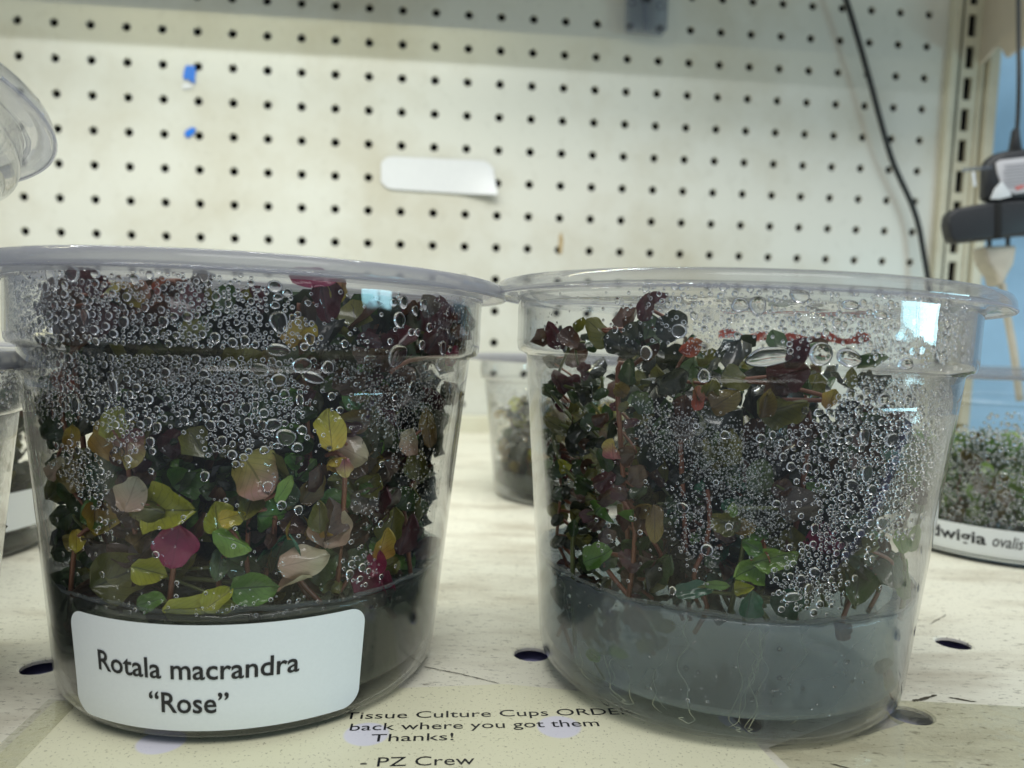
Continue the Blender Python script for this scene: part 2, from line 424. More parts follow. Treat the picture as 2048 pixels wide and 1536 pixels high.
def hits(key, us, vs, inset=.6, far=False):
    """the same for many photo points at once"""
    c = CUP[key]; kind = c['kind']; o = c['R'].T @ (CP - c['o']) / c['s']
    d = np.stack([(us - 1024) / 1500, np.ones_like(us), (768 - vs) / 1500], 1) @ MW.T @ c['R']
    d /= np.linalg.norm(d, axis=1)[:, None]
    tc = -(o[0] * d[:, 0] + o[1] * d[:, 1]) / (d[:, 0] ** 2 + d[:, 1] ** 2)
    a = tc + (70 if far else -70); b = tc.copy()
    for _ in range(26):
        mm = (a + b) / 2; P = o + d * mm[:, None]
        g = np.hypot(P[:, 0], P[:, 1]) > np.interp(P[:, 2], *PT[kind]) - inset
        a = np.where(g, mm, a); b = np.where(g, b, mm)
    return o + d * b[:, None]
def proj(key, P):
    c = CUP[key]; w = (c['R'] @ (np.asarray(P) * c['s']).T).T + c['o']; d = (w - CP) @ MW
    return 1024 + 1500 * d[..., 0] / d[..., 1], 768 - 1500 * d[..., 2] / d[..., 1]

cup('L', 'tall', -58.9, 174.4, .15, .011, 'front left cup with white name sticker, packed with yellow, green and burgundy leaves')
cup('R', 'tall', 49.4, 177.3, .05, .025, 'front right cup without a sticker, half clear with blue grey gel at its base', lidm=M_lid2)
cup('FL', 'short', -149.5, 142, 0, 0, 'cup cut off by the left edge of the photo, beside the stickered front cup')
cup('BL', 'short', -206, 258, 0, 0, 'rear left cup whose white sticker shows in a narrow gap')
cup('SL', 'low', -139.5, 119, 77.5, .0, 'low empty cup with a flared lid stacked on another cup at the upper left edge', tx=-.15, lidm=M_lid2)
cup('BM', 'short', 33, 382, 0, 0, 'small distant cup standing between the two front cups, dark plants and milky rim')
cup('BR', 'short', 200, 301, 0, 0, 'rear right cup with white printed sticker, fogged green contents, cut by the photo edge', lidm=M_lid2)

# red mark on the far side of the right cup's collar
v = []; f = []
nn = 26
for j in (0, 1):
    for i in range(nn + 1):
        t = math.radians(78 - i * 1.9); z = 79.2 + j * (2.2 + .7 * math.sin(i * 1.1)) + .4 * math.sin(i * .8) ; r = rad('tall', 79) + .1
        v.append((r * math.cos(t) * K, r * math.sin(t) * K, z * K))
for i in range(nn): f.append((i, i + 1, nn + 2 + i, nn + 1 + i))
link('red_mark', mesh('red_mark', v, f, plain('red_marker', (.75, .10, .05), .5, noise=.3)), parent=CUP['R']['e'], label='red smear on the far side of the collar')

# ------------------------------------------------------------------ name stickers
def paper(name, col, speck=.12):
    m, N, surf = mat(name); tc = N('TexCoord').outputs[3]
    n = N('TexNoise', Vector=tc, Scale=1500.0, Detail=3.0); n2 = N('TexNoise', Vector=tc, Scale=60.0, Detail=3.0)
    c = mixc(N, math_(N, 'MULTIPLY', n, speck * 2), (*col, 1), tuple(x * .72 for x in col) + (1,))
    c = mixc(N, math_(N, 'MULTIPLY', n2, .12), c, tuple(x * .8 for x in col) + (1,))
    b = N('Bump', Strength=.2, Distance=.0002, Height=n2)
    surf(N('BsdfPrincipled', Base_Color=c, Roughness=.55, Normal=b.outputs[0])); return m
M_paper = paper('sticker_paper', (.76, .80, .82)); M_ink = plain('black_ink', (.008, .009, .012), .5)
def textgeo(s, size, bold=0, width=1.0, align='CENTER', shear=0):
    cu = D.curves.new('lettering', 'FONT'); cu.body = s; cu.size = size; cu.offset = bold; cu.align_x = align; cu.shear = shear
    cu.resolution_u = 3
    o = D.objects.new('lettering', cu); COL.objects.link(o)
    dg = bpy.context.evaluated_depsgraph_get(); me = bpy.data.meshes.new_from_object(o.evaluated_get(dg))
    D.objects.remove(o); D.curves.remove(cu)
    bm = bmesh.new(); bm.from_mesh(me)
    xs = [v.co.x for v in bm.verts]; step = size * .12
    x = min(xs) + step
    while x < max(xs):
        bmesh.ops.bisect_plane(bm, geom=bm.verts[:] + bm.edges[:] + bm.faces[:], plane_co=(x, 0, 0), plane_no=(1, 0, 0)); x += step
    V = [(v.co.x * width, v.co.y) for v in bm.verts]; bm.verts.index_update()
    F = [tuple(v.index for v in f.verts) for f in bm.faces]; bm.free(); D.meshes.remove(me)
    return V, F
def sticker(key, th0, th1, z0, z1, cr, label=None, tilt=0, mat_=None):
    kind = CUP[key]['kind']; n = 48; mrows = 8; V = []; F = []
    tm = (th0 + th1) / 2; rm = rad(kind, (z0 + z1) / 2); Wd = (th1 - th0) * rm
    for i in range(n + 1):
        s = -Wd / 2 * math.cos(math.pi * i / n); e = Wd / 2 - abs(s)
        cut = cr - math.sqrt(max(cr * cr - (cr - e) ** 2, 0)) if e < cr else 0
        for j in range(mrows + 1):
            z = (z0 + cut) + (z1 - z0 - 2 * cut) * j / mrows + tilt * s
            t = tm + s / rm; r = rad(kind, z) + .12
            V.append((r * math.cos(t) * K, r * math.sin(t) * K, z * K))
    for i in range(n):
        for j in range(mrows):
            q = i * (mrows + 1) + j; F.append((q, q + mrows + 1, q + mrows + 2, q + 1))
    o = link('sticker', mesh('sticker', V, F, mat_ or M_paper), parent=CUP[key]['e'], label=label)
    return o
def wraptext(key, st, s, size, th, z, bold=0, width=1.0, tilt=0, shear=0):
    V, F = textgeo(s, size, bold, width, shear=shear); kind = CUP[key]['kind']; out = []
    for x, y in V:
        zz = z + y + tilt * x; r = rad(kind, zz); t = th + x / r; r += .24
        out.append((r * math.cos(t) * K, r * math.sin(t) * K, zz * K))
    return link('lettering', mesh('lettering', out, F, M_ink, smooth=False), parent=st)
def thz(key, u, v):
    p = hit(key, u, v, 0); t = math.atan2(p[1], p[0]); return (t - 2 * math.pi if t > 1.6 else t), p[2]
a = [thz('L', *q) for q in ((152, 1330), (722, 1320), (430, 1250), (430, 1461), (200, 1335), (597, 1357), (300, 1410), (458, 1424))]
th0, th1 = a[0][0], a[1][0]; z1, z0 = a[2][1], a[3][1]
st = sticker('L', th0, th1, z0, z1, 3.4)
tA = (a[4][0] + a[5][0]) / 2; tB = (a[6][0] + a[7][0]) / 2
zA = (z0 + z1) / 2 - .6
hgt = z1 - z0
def fit_text(key, st, s_, tL, tR, z, size, bold, tilt=0, skip='', shear=0):
    """letters from angle tL to tR on the cup wall; skip = leading letters that fall before tL"""
    V, F = textgeo(s_, size, bold, 1, 'LEFT', shear); x1 = max(x for x, y in V); x0 = min(x for x, y in V)
    if skip:
        W_, _ = textgeo(skip, size, bold, 1, 'LEFT', shear); x0 = max(x for x, y in W_) + size * .09
    kind = CUP[key]['kind']; out = []
    for x, y in V:
        zz = z + y + tilt * (x - x0); t = tL + (tR - tL) * (x - x0) / (x1 - x0); r = rad(kind, zz) + .24
        out.append((r * math.cos(t) * K, r * math.sin(t) * K, zz * K))
    return link('lettering', mesh('lettering', out, F, M_ink, smooth=False), parent=st)
fit_text('L', st, 'Rotala macrandra', a[4][0], a[5][0], z0 + hgt * .50, 5.5, .07)
fit_text('L', st, '\u201cRose\u201d', a[6][0], a[7][0], z0 + hgt * .185, 5.5, .07)
print('sticker', th0, th1, z0, z1)
b0, b1, b2 = thz('BR', 1862, 1110), thz('BR', 2046, 1072), thz('BR', 2046, 1140)
st = sticker('BR', b0[0] - .25, b0[0] + 1.35, 1.9, 13.8, .8)
bt = thz('BR', 1868, 1110)[0]
q = [thz('BR', u, 1105)[0] for u in (1869, 1972, 1984, 2046)]
fit_text('BR', st, 'Ludwigia', q[0], q[1], 7.4, 6.2, .12, skip='Lu')
fit_text('BR', st, 'ovalis', q[2], q[3], 7.4, 6.2, .04, shear=.2)
V, F = [], []
for i in range(41):
    t = b0[0] - .1 + 1.44 * i / 40
    for z in (2.7, 3.1): r = rad('short', z) + .3; V.append((r * math.cos(t) * K, r * math.sin(t) * K, z * K))
for i in range(40): F.append((2 * i, 2 * i + 2, 2 * i + 3, 2 * i + 1))
link('border_line', mesh('border_line', V, F, M_ink), parent=st)
bl = thz('BL', 52, 1050)[0]
st = sticker('BL', bl - .3, bl + .4, 9.5, 22.5, 1.5)

# ------------------------------------------------------------------ gel
def gel(key, h, m_, label, menis=1.0):
    kind = CUP[key]['kind']
    pr = [(0, 4.6), (33, 4.6), (37.6, 5.0), (39.6, 6.2), (40.6, 7.8)] + [(rad(kind, z) - .75, z) for z in np.linspace(9.5, h, 5)]
    if h < 12: pr = [(r_, z_ - 2.7) for r_, z_ in pr[:5]] + [(rad(kind, h) - .75, h)]
    r = pr[-1][0]; pr += [(r - .1, h + menis), (r - .9, h + .35 * menis), (r - 2.6, h), (r - 12, h - .1), (0, h)]
    V, F = lathe(pr, 96)
    V = [(x, y, z + (math.sin(x * 900 + 1) * math.cos(y * 700) * .00035 if z > (h - .3) * K else 0)) for x, y, z in V]
    o = link('agar_gel', mesh('agar_gel', V, F, m_), label=label, cat='gel', group='gel slabs in the cups')
    c = CUP[key]; o.matrix_world = Matrix.Translation(Vector(c['o']) * K) @ Matrix(c['R']).to_4x4() @ Matrix.Scale(c['s'], 4)
    return o
gel('L', 24.5, M_gelL, 'dark grey green gel behind the sticker of the front left cup')
gel('R', 24.5, M_gelR, 'cloudy blue grey gel in the bottom of the front right cup')
def meniscus(key, h):
    r_ = rad('tall', h)
    V, F = lathe([(r_ - .66, h + 2.1), (r_ - .9, h + 1.3), (r_ - 1.7, h + .6), (r_ - 3.2, h + .2), (r_ - 5.5, h + .08)], 96)
    V = [(x, y, z + (.0003 * math.sin(9 * math.atan2(y, x)) + .0002 * math.sin(23 * math.atan2(y, x)))) for x, y, z in V]
    link('meniscus', mesh('meniscus', V, F, M_men), parent=D.objects['agar_gel' if key == 'L' else 'agar_gel.001'])
M_men = clear('wet_gel_edge', tint=(.80, .84, .86), milk=.22, milkcol=(.5, .56, .6), wave=1.5, wscale=200, rough=.05)
meniscus('L', 24.5); meniscus('R', 24.5)
gel('FL', 22, M_gelL, 'gel in the bottom of the cup cut off by the left edge', 0.8)
gel('BL', 7, M_gelL, 'thin dark gel under the white sticker of the rear left cup', 0.8)
gel('BM', 14, M_gelL, 'dark gel at the foot of the small distant cup between the front cups', 0.8)
gel('BR', 12, M_gelL, 'gel behind the printed sticker of the rear right cup', 0.8)

# ------------------------------------------------------------------ leaves
def leafgeo(nx, ny, wid=.75, cup_=.35, bend=.5, twist=0., notch=0., seed=0):
    r = random.Random(seed); V = []; UV = []; F = []
    ph = r.uniform(0, 6); k1 = r.uniform(.02, .05)
    for j in range(ny + 1):
        v = j / ny
        w = (math.sin(math.pi * min(v ** .85, 1)) ** .5 if 0 < v < 1 else 0) * wid * .5 * (1.06 - .22 * v) + .03
        w *= 1 + .09 * math.sin(v * 9 + ph)
        a = bend * (v - .2); y0 = math.sin(bend * v) / bend if abs(bend) > .01 else v
        z0 = (1 - math.cos(bend * v)) / bend if abs(bend) > .01 else 0
        for i in range(nx + 1):
            u = i / nx * 2 - 1; x = u * w * (1 + .07 * math.sin(v * 11 + ph * 2) * (1 if u > 0 else -.8))
            z = cup_ * (abs(u) ** 1.6) * w * 1.4 + k1 * math.sin(u * 4 + v * 7 + ph) + .05 * abs(u) ** 2 * math.sin(v * 15 + u * 3 + ph) + .035 * math.sin(u * 7 + ph) * math.sin(v * 11 - ph) + .02 * math.sin(u * 13 - v * 9)
            tw = twist * (v - .5)
            xx = x * math.cos(tw) - z * math.sin(tw); zz = x * math.sin(tw) + z * math.cos(tw)
            y = y0 - zz * math.sin(bend * v) * .5 + notch * (1 - abs(u)) * -.15 * v
            V.append((xx, y - .5, z0 + zz)); UV.append((i / nx, v))
    for j in range(ny):
        for i in range(nx):
            q = j * (nx + 1) + i; F.append((q, q + 1, q + nx + 2, q + nx + 1))
    return np.array(V), F, UV
LEAF = {}
def lm_(shape):
    var = rnd.randrange(3); key_ = (shape, var)
    if key_ not in LEAF:
        w, c, b, t, s = {'flat': (.85, .12, .3, .2, 1), 'cup': (.9, .55, .7, .2, 2), 'fold': (.85, .55, .8, -.3, 3), 'curl': (.8, .5, 1.9, .3, 4),
                         'roll': (.75, 1.7, .5, .1, 5), 'round': (1.0, .25, .4, -.3, 6), 'wavy': (1.0, -.25, .6, .8, 7), 'back': (.8, -.5, -.8, .3, 8),
                         'thin': (.42, .3, .7, .3, 9)}[shape]
        V, F, UV = leafgeo(8, 12, w * (1 - .08 * var), c * (1 + .35 * var), b * (1 + .3 * var), t + (.5, -.4, .1)[var], seed=s * 7 + var)
        LEAF[key_] = mesh('leaf', V, F, LM['green'], uv=UV)
    return LEAF[key_]
def place_leaf(parent, key, u, v, w, h, ang, depth, colr, shape, label=None, tilt=None):
    """leaf seen at u,v with width w, height h in photo pixels, tip turned by ang from up"""
    p = hit(key, u, v, .9); o, d = loc_ray(key, u, v); p = p + d * depth
    dist = np.linalg.norm(p - o); mm = dist / 1500
    me = lm_(shape); c = CUP[key]
    ln, wd = h * mm, w * mm
    if key == 'R': ln *= .86; wd *= .82
    cr = c['R'].T @ MW
    fr = Vector(-d); upv = Vector(cr[:, 2]); upv = (upv - fr * upv.dot(fr)).normalized(); rt = upv.cross(fr).normalized()
    a = math.radians(ang); Y = upv * math.cos(a) + rt * math.sin(a); X = Y.cross(fr).normalized(); Z = fr
    R_ = Matrix((X, Y, Z)).transposed()
    tl = tilt if tilt is not None else (rnd.uniform(-.45, .45), rnd.uniform(-.4, .4))
    R_ = R_ @ Matrix.Rotation(tl[0], 3, 'X') @ Matrix.Rotation(tl[1], 3, 'Y')
    ob = link('leaf', me, parent=parent, label=label)
    wf = {'flat': .85, 'cup': .8, 'fold': .62, 'curl': .75, 'roll': .42, 'round': 1, 'wavy': .95, 'back': .75, 'thin': .42}[shape]
    lf = .62 if shape == 'curl' else .95
    SC = Matrix.Diagonal((wd / wf, ln / lf, min(wd, ln) / .9))
    VV = np.empty(len(me.vertices) * 3); me.vertices.foreach_get('co', VV); VV = VV.reshape(-1, 3) @ np.array(R_ @ SC).T
    for _ in range(10):                                   # keep every leaf behind the plastic
        Q = VV + np.asarray(p); ex = np.max(np.hypot(Q[:, 0], Q[:, 1]) - np.interp(Q[:, 2], *PT[c['kind']]) + .85)
        if ex <= .25: break
        hz = math.hypot(p[0], p[1]); p = np.asarray(p) * np.array([(hz - ex * .55) / hz, (hz - ex * .55) / hz, 1])
    ob.matrix_basis = Matrix.Translation(Vector(p) * K) @ R_.to_4x4() @ Matrix.Diagonal((wd / wf * K, ln / lf * K, min(wd, ln) / .9 * K, 1))
    ob.material_slots[0].link = 'OBJECT'; ob.material_slots[0].material = LM[colr]
    return Vector(p), Z, ob
def sprig(key, label, leaves, root, cat='plant sprig', stemr=.55, smat=None, group=None):
    """leaves: (u, v, w, h, angle, depth, colour, shape); root: photo point where the stem enters the gel, and depth"""
    c = CUP[key]
    e = link('plant_sprig', None, label=label, cat=cat, group=group)
    p0 = hit(key, root[0], root[1], .9); o, d = loc_ray(key, root[0], root[1]); p0 = Vector(p0 + d * root[2])
    base = p0 * K
    MWd = Matrix.Translation(Vector(c['o']) * K) @ Matrix(c['R']).to_4x4() @ Matrix.Scale(c['s'], 4)
    e.matrix_world = MWd @ Matrix.Translation(base)
    inv = Matrix.Translation(-base)
    pts = [p0]
    kids = []
    for lf in leaves:
        P, Z, ob = place_leaf(e, key, *lf[:8], label=lf[8] if len(lf) > 8 else None)
        kids.append(ob); pts.append(P - Z * 1.6)
    for k_ in kids: k_.matrix_basis = inv @ k_.matrix_basis
    q = [pts[0]] + sorted(pts[1:], key=lambda p: p.z)
    sp = smoothpath([(p - p0) * K for p in q], 5)
    v, f = tube(sp, [stemr * K * (1 - .5 * i / len(sp)) for i in range(len(sp))], 7)
    link('stem', mesh('stem', v, f, smat or M_stem), parent=e)
    return e
GL = 'leafy sprigs against the wall of the front left cup'; GR = 'leafy sprigs against the wall of the front right cup'
sprig('L', 'sprig with a big folded yellow green leaf over a magenta leaf, left cup', [
    (322, 1036, 84, 118, 96, 1.2, 'lime', 'cup'), (335, 1100, 72, 76, 190, .3, 'mag', 'round'), (290, 1010, 50, 70, -60, 4, 'olive', 'back'), (262, 990, 50, 62, 20, 5, 'tan', 'thin')], (335, 1240, 5), group=GL)
sprig('L', 'mustard sprig with one yellow leaf fading to pink at its tip, left cup', [
    (192, 880, 66, 84, 15, 2, 'must', 'fold'), (232, 905, 46, 88, 182, .8, 'ypink', 'cup'), (228, 845, 46, 62, 20, 3, 'lime', 'flat'), (262, 985, 26, 70, 150, 6, 'brown', 'thin')], (285, 1200, 8), group=GL)
sprig('L', 'sprig with an upright yellow leaf over a curled tan pair, left cup', [
    (664, 862, 62, 82, -8, 1.5, 'yellow', 'flat'), (720, 908, 60, 74, 118, 1.2, 'tan', 'wavy'), (665, 915, 46, 50, -30, 2.5, 'must', 'curl'), (690, 935, 30, 40, 175, 1.5, 'ypink', 'thin')], (672, 1200, 8), group=GL)
sprig('L', 'sprig crowned by a crumpled mustard and dusty pink leaf, centre of left cup', [
    (512, 955, 88, 92, 150, 1.0, 'pinky', 'wavy'), (570, 975, 24, 60, 30, 3, 'bright', 'thin'), (495, 1020, 44, 60, 200, 3, 'olive', 'cup'), (550, 1035, 80, 60, 100, 5, 'green', 'back')], (520, 1200, 9), group=GL)
sprig('L', 'sprig with a small lime leaf beside an arched bright green leaf, left cup', [
    (420, 1045, 56, 64, -10, 1.0, 'lime', 'cup'), (475, 1080, 50, 92, 112, .8, 'bright', 'back'), (465, 1032, 36, 50, 75, 2, 'yellow', 'round'), (440, 1130, 40, 60, 190, 5, 'dgreen', 'flat')], (440, 1225, 7), group=GL)
sprig('L', 'sprig of pale pinkish tan leaves, one bow shaped, low in the left cup', [
    (683, 1062, 62, 86, 10, .7, 'tan', 'fold'), (615, 1128, 60, 98, 80, .4, 'tan', 'wavy'), (605, 1165, 34, 62, 95, .5, 'tan', 'roll'), (610, 1068, 52, 60, 0, 1.4, 'must', 'roll'), (640, 1030, 36, 66, 0, 4, 'olive', 'cup')], (650, 1215, 5), group=GL)
sprig('L', 'magenta sprig pressed on the lower right wall of front left cup', [
    (762, 1180, 92, 62, 60, .3, 'mag', 'wavy'), (785, 1170, 46, 60, 20, .6, 'mag', 'round'), (768, 1130, 40, 60, 10, 1.2, 'mag', 'cup'), (780, 1085, 40, 72, 10, 1.4, 'must', 'cup'), (800, 1050, 40, 80, 12, 3, 'olive', 'fold')], (790, 1235, 3), group=GL)
sprig('L', 'rust and burgundy sprig leaning on the right wall of front left cup', [
    (835, 1060, 36, 100, 14, 2, 'burg', 'fold'), (850, 930, 46, 66, 0, 5, 'olive', 'cup'), (832, 885, 34, 56, 12, 2, 'tan', 'cup'), (868, 850, 34, 90, -5, 3, 'gold', 'thin'), (815, 1000, 50, 50, 40, 6, 'dgreen', 'cup')], (830, 1235, 5), group=GL)
sprig('L', 'sprig with ragged mustard leaf at the left wall of the left cup', [
    (150, 1045, 58, 66, 190, 1, 'must', 'cup'), (142, 1090, 24, 50, 185, 1, 'yellow', 'thin'), (140, 870, 26, 66, 0, 3, 'must', 'thin'), (105, 935, 30, 50, 30, 3, 'tan', 'round'), (132, 1250, 14, 26, 0, 1, 'red', 'thin')], (140, 1290, 3), group=GL)
sprig('L', 'lime green sprig lying low beside the top edge of the white sticker', [
    (395, 1222, 48, 120, 92, .8, 'lime', 'flat'), (432, 1210, 40, 66, 60, 1, 'lime', 'cup'), (290, 1150, 50, 70, 110, 3, 'lime', 'cup'), (300, 1205, 30, 50, 80, 1.5, 'green', 'cup')], (350, 1250, 3), smat=M_stemg, group=GL)
sprig('L', 'broad green leaved sprig at the middle bottom of front left cup', [
    (515, 1175, 70, 92, 88, 3, 'green', 'round'), (560, 1090, 70, 90, 20, 8, 'teal', 'cup'), (480, 1130, 60, 80, -60, 7, 'dgreen', 'flat'), (240, 1150, 80, 110, 70, 7, 'olive', 'cup')], (520, 1230, 9), smat=M_stemg, group=GL)
sprig('L', 'sprig with a hanging burgundy leaf just under the lid, left cup', [
    (655, 600, 58, 96, 176, .6, 'burg', 'cup'), (630, 556, 40, 90, 95, 1.0, 'mag', 'flat'), (690, 580, 40, 60, 20, 2.5, 'pinky', 'cup'), (600, 665, 60, 66, 30, 6, 'must', 'wavy'), (610, 620, 30, 70, -10, 5, 'smoke', 'cup')], (640, 1150, 22), group=GL)
sprig('L', 'burgundy topped sprig filling the upper left of front left cup', [
    (225, 590, 90, 100, 15, 1.5, 'brown', 'cup'), (250, 575, 44, 60, 40, 1.0, 'pinky', 'fold'), (85, 590, 66, 76, 0, 3, 'brown', 'round'), (170, 560, 50, 66, -70, 4, 'burg', 'flat'), (130, 650, 56, 70, 200, 5, 'brown', 'cup'), (205, 650, 50, 80, 200, 5, 'burg', 'cup')], (200, 1150, 24), group=GL)
sprig('L', 'dark red sprig in the upper right corner of front left cup', [
    (905, 630, 70, 90, 0, 2.5, 'burg', 'cup'), (880, 680, 60, 60, 30, 4, 'burg', 'round'), (925, 710, 22, 50, 30, .6, 'mag', 'thin'), (765, 780, 50, 70, 10, 7, 'brown', 'cup'), (850, 610, 40, 50, -30, 6, 'smoke', 'cup')], (840, 1150, 20), group=GL)
sprig('L', 'thin sprig with an orange brown bud under the lid of the left cup', [
    (316, 562, 26, 36, 10, .8, 'red', 'cup'), (338, 585, 26, 40, 130, 1.5, 'brown', 'cup'), (102, 762, 26, 50, -50, 1, 'red', 'fold'), (420, 560, 40, 60, 60, 6, 'smoke', 'cup')], (240, 1150, 26), group=GL)

sprig('R', 'tall leggy sprig with paired dark leaves up the left wall of the right cup', [
    (1098, 665, 42, 78, -25, 2, 'burg', 'cup'), (1135, 680, 34, 66, 140, 2.5, 'brown', 'fold'), (1108, 762, 36, 66, -30, 2, 'burg', 'cup'), (1088, 778, 20, 66, -62, 1.5, 'dgreen', 'thin'), (1165, 782, 48, 56, 60, 2, 'dark', 'fold'),
    (1150, 860, 40, 70, 60, 3, 'dark', 'cup'), (1095, 850, 34, 80, -60, 2, 'olive', 'thin'), (1120, 925, 26, 52, -40, 2, 'lime', 'fold'), (1170, 1020, 44, 32, 40, 1, 'green', 'roll'), (1137, 1055, 26, 46, 10, 1, 'dgreen', 'cup')], (1150, 1290, 3), smat=M_stemg, group=GR)
sprig('R', 'burgundy crowned sprig reaching the lid left of centre in the right cup', [
    (1292, 612, 46, 72, 15, 1.5, 'burg', 'flat'), (1310, 595, 26, 66, 80, 2, 'burg', 'thin'), (1200, 660, 54, 86, -40, 2.5, 'olive', 'back'), (1240, 690, 44, 100, 112, 2, 'dark', 'fold'), (1275, 672, 60, 84, 20, 3, 'dark', 'cup'), (1340, 650, 50, 84, 55, 2, 'dark', 'fold'),
    (1262, 735, 40, 80, 5, 4, 'dgreen', 'cup'), (1235, 775, 40, 60, -50, 3, 'gold', 'thin'), (1300, 700, 40, 60, 190, 4, 'brown', 'cup')], (1270, 1250, 12), group=GR)
sprig('R', 'sprig with an orange red leaf and wavy olive leaves, left of centre, right cup', [
    (1392, 795, 24, 64, 5, 1.2, 'red', 'fold'), (1382, 690, 44, 60, 60, 5, 'red', 'cup'), (1350, 755, 50, 66, 60, 2.5, 'dark', 'cup'), (1450, 800, 60, 70, 60, 2, 'gold', 'wavy'), (1365, 810, 50, 60, 10, 4, 'brown', 'cup'), (1420, 770, 40, 50, 20, 3, 'olive', 'cup'), (1360, 860, 60, 70, 200, 7, 'smoke', 'cup')], (1380, 1240, 15), group=GR)
sprig('R', 'broad olive and golden crossed leaves under a burgundy leaf, upper middle of the right cup', [
    (1585, 812, 62, 130, 70, 1.5, 'olive', 'fold'), (1533, 800, 44, 80, 10, 1.2, 'gold', 'cup'), (1668, 800, 40, 46, 30, 1.0, 'must', 'round'), (1605, 705, 52, 90, 35, 2, 'burg', 'cup'), (1585, 745, 60, 100, 70, 2, 'burg', 'fold'), (1480, 760, 50, 80, 110, 3, 'olive', 'back'), (1560, 770, 50, 60, -30, 4, 'brown', 'cup'), (1620, 860, 60, 90, 80, 4, 'brown', 'cup')], (1560, 1230, 16), group=GR)
sprig('R', 'reddish stemmed sprig with a rosy bud tip, left of centre in the right cup', [
    (1218, 895, 40, 58, 0, 1.0, 'ypink', 'cup'), (1205, 920, 30, 60, -25, 2, 'dgreen', 'cup'), (1250, 1035, 26, 30, 20, 1, 'green', 'roll'), (1210, 960, 40, 60, 60, 4, 'burg', 'cup'), (1165, 960, 50, 66, -40, 5, 'dgreen', 'cup')], (1250, 1245, 6), group=GR)
sprig('R', 'sprig with a drop shaped golden leaf hanging tip down, left middle of the right cup', [
    (1307, 1050, 46, 84, 180, 1.0, 'gold', 'flat'), (1275, 1045, 44, 70, 200, 2, 'brown', 'cup'), (1290, 1010, 40, 60, 60, 3, 'gold', 'cup'), (1320, 1120, 66, 90, 40, 6, 'dgreen', 'cup'), (1190, 1115, 44, 84, 70, 2, 'green', 'fold')], (1300, 1240, 6), group=GR)
sprig('R', 'green and rust leaf pair on an arching stem in the centre of the right cup', [
    (1450, 1045, 50, 66, -60, 2, 'olive', 'cup'), (1490, 1060, 44, 50, 80, 2, 'gold', 'round'), (1468, 1018, 24, 36, 10, 1.5, 'bright', 'thin'), (1520, 950, 60, 86, 10, 5, 'dgreen', 'flat'), (1600, 1010, 84, 90, 60, 5, 'smoke', 'wavy')], (1460, 1225, 8), smat=M_stemg, group=GR)
sprig('R', 'bright green spreading leaves with a pink red tip, lower middle of the right cup', [
    (1560, 1115, 44, 110, 68, 1.2, 'bright', 'fold'), (1490, 1150, 52, 92, 245, 1, 'bright', 'fold'), (1541, 1105, 26, 56, 0, .5, 'red', 'roll'), (1495, 1178, 30, 56, 80, 1.5, 'lime', 'cup'), (1505, 1092, 36, 50, -60, 2, 'green', 'cup')], (1535, 1240, 5), smat=M_stemg, group=GR)
sprig('R', 'rolled magenta leaf curled like a barrel, low in the right cup', [
    (1705, 1092, 46, 74, 0, .6, 'mag', 'roll', 'rolled magenta leaf'), (1740, 1100, 50, 60, 90, 3, 'olive', 'cup'), (1720, 1180, 60, 90, 190, 5, 'dgreen', 'cup'), (1785, 1130, 60, 90, 0, 5, 'dgreen', 'back'), (1690, 1272, 30, 50, 200, .8, 'burg', 'fold')], (1700, 1250, 5), group=GR)
sprig('R', 'glossy teal green leaf standing on the gel in the middle of the right cup', [
    (1500, 1215, 50, 66, 5, 1.0, 'teal', 'cup'), (1390, 1180, 40, 90, 80, 3, 'teal', 'flat'), (1440, 1170, 20, 66, 88, 2, 'green', 'thin'), (1580, 1200, 60, 80, 40, 7, 'teal', 'cup')], (1490, 1250, 3), smat=M_stemg, group=GR)
sprig('R', 'small bright green sprig at the right wall of the right cup', [
    (1838, 1070, 24, 70, 12, 1, 'bright', 'thin'), (1815, 1085, 26, 50, -15, 1, 'bright', 'thin'), (1828, 1160, 26, 84, 5, 1, 'green', 'cup'), (1835, 955, 26, 44, 10, 2, 'bright', 'cup'), (1852, 985, 26, 52, 10, 2, 'burg', 'cup'), (1798, 975, 50, 60, -20, 3, 'smoke', 'cup')], (1800, 1240, 3), smat=M_stemg, group=GR)
sprig('R', 'two small green leaves sunk in the gel at the left of the right cup', [
    (1188, 1312, 28, 40, 130, 1.5, 'bright', 'flat'), (1243, 1303, 26, 52, 110, 1.5, 'bright', 'back')], (1210, 1360, 2), smat=M_stemg, stemr=.25, group=GR)
sprig('R', 'brown pink rootlet leaf sunk in the gel near the right wall of the right cup', [
    (1785, 1365, 22, 50, 190, 2, 'ypink', 'cup'), (1775, 1335, 22, 40, 60, 2, 'smoke', 'cup')], (1785, 1400, 2), stemr=.25, group=GR)

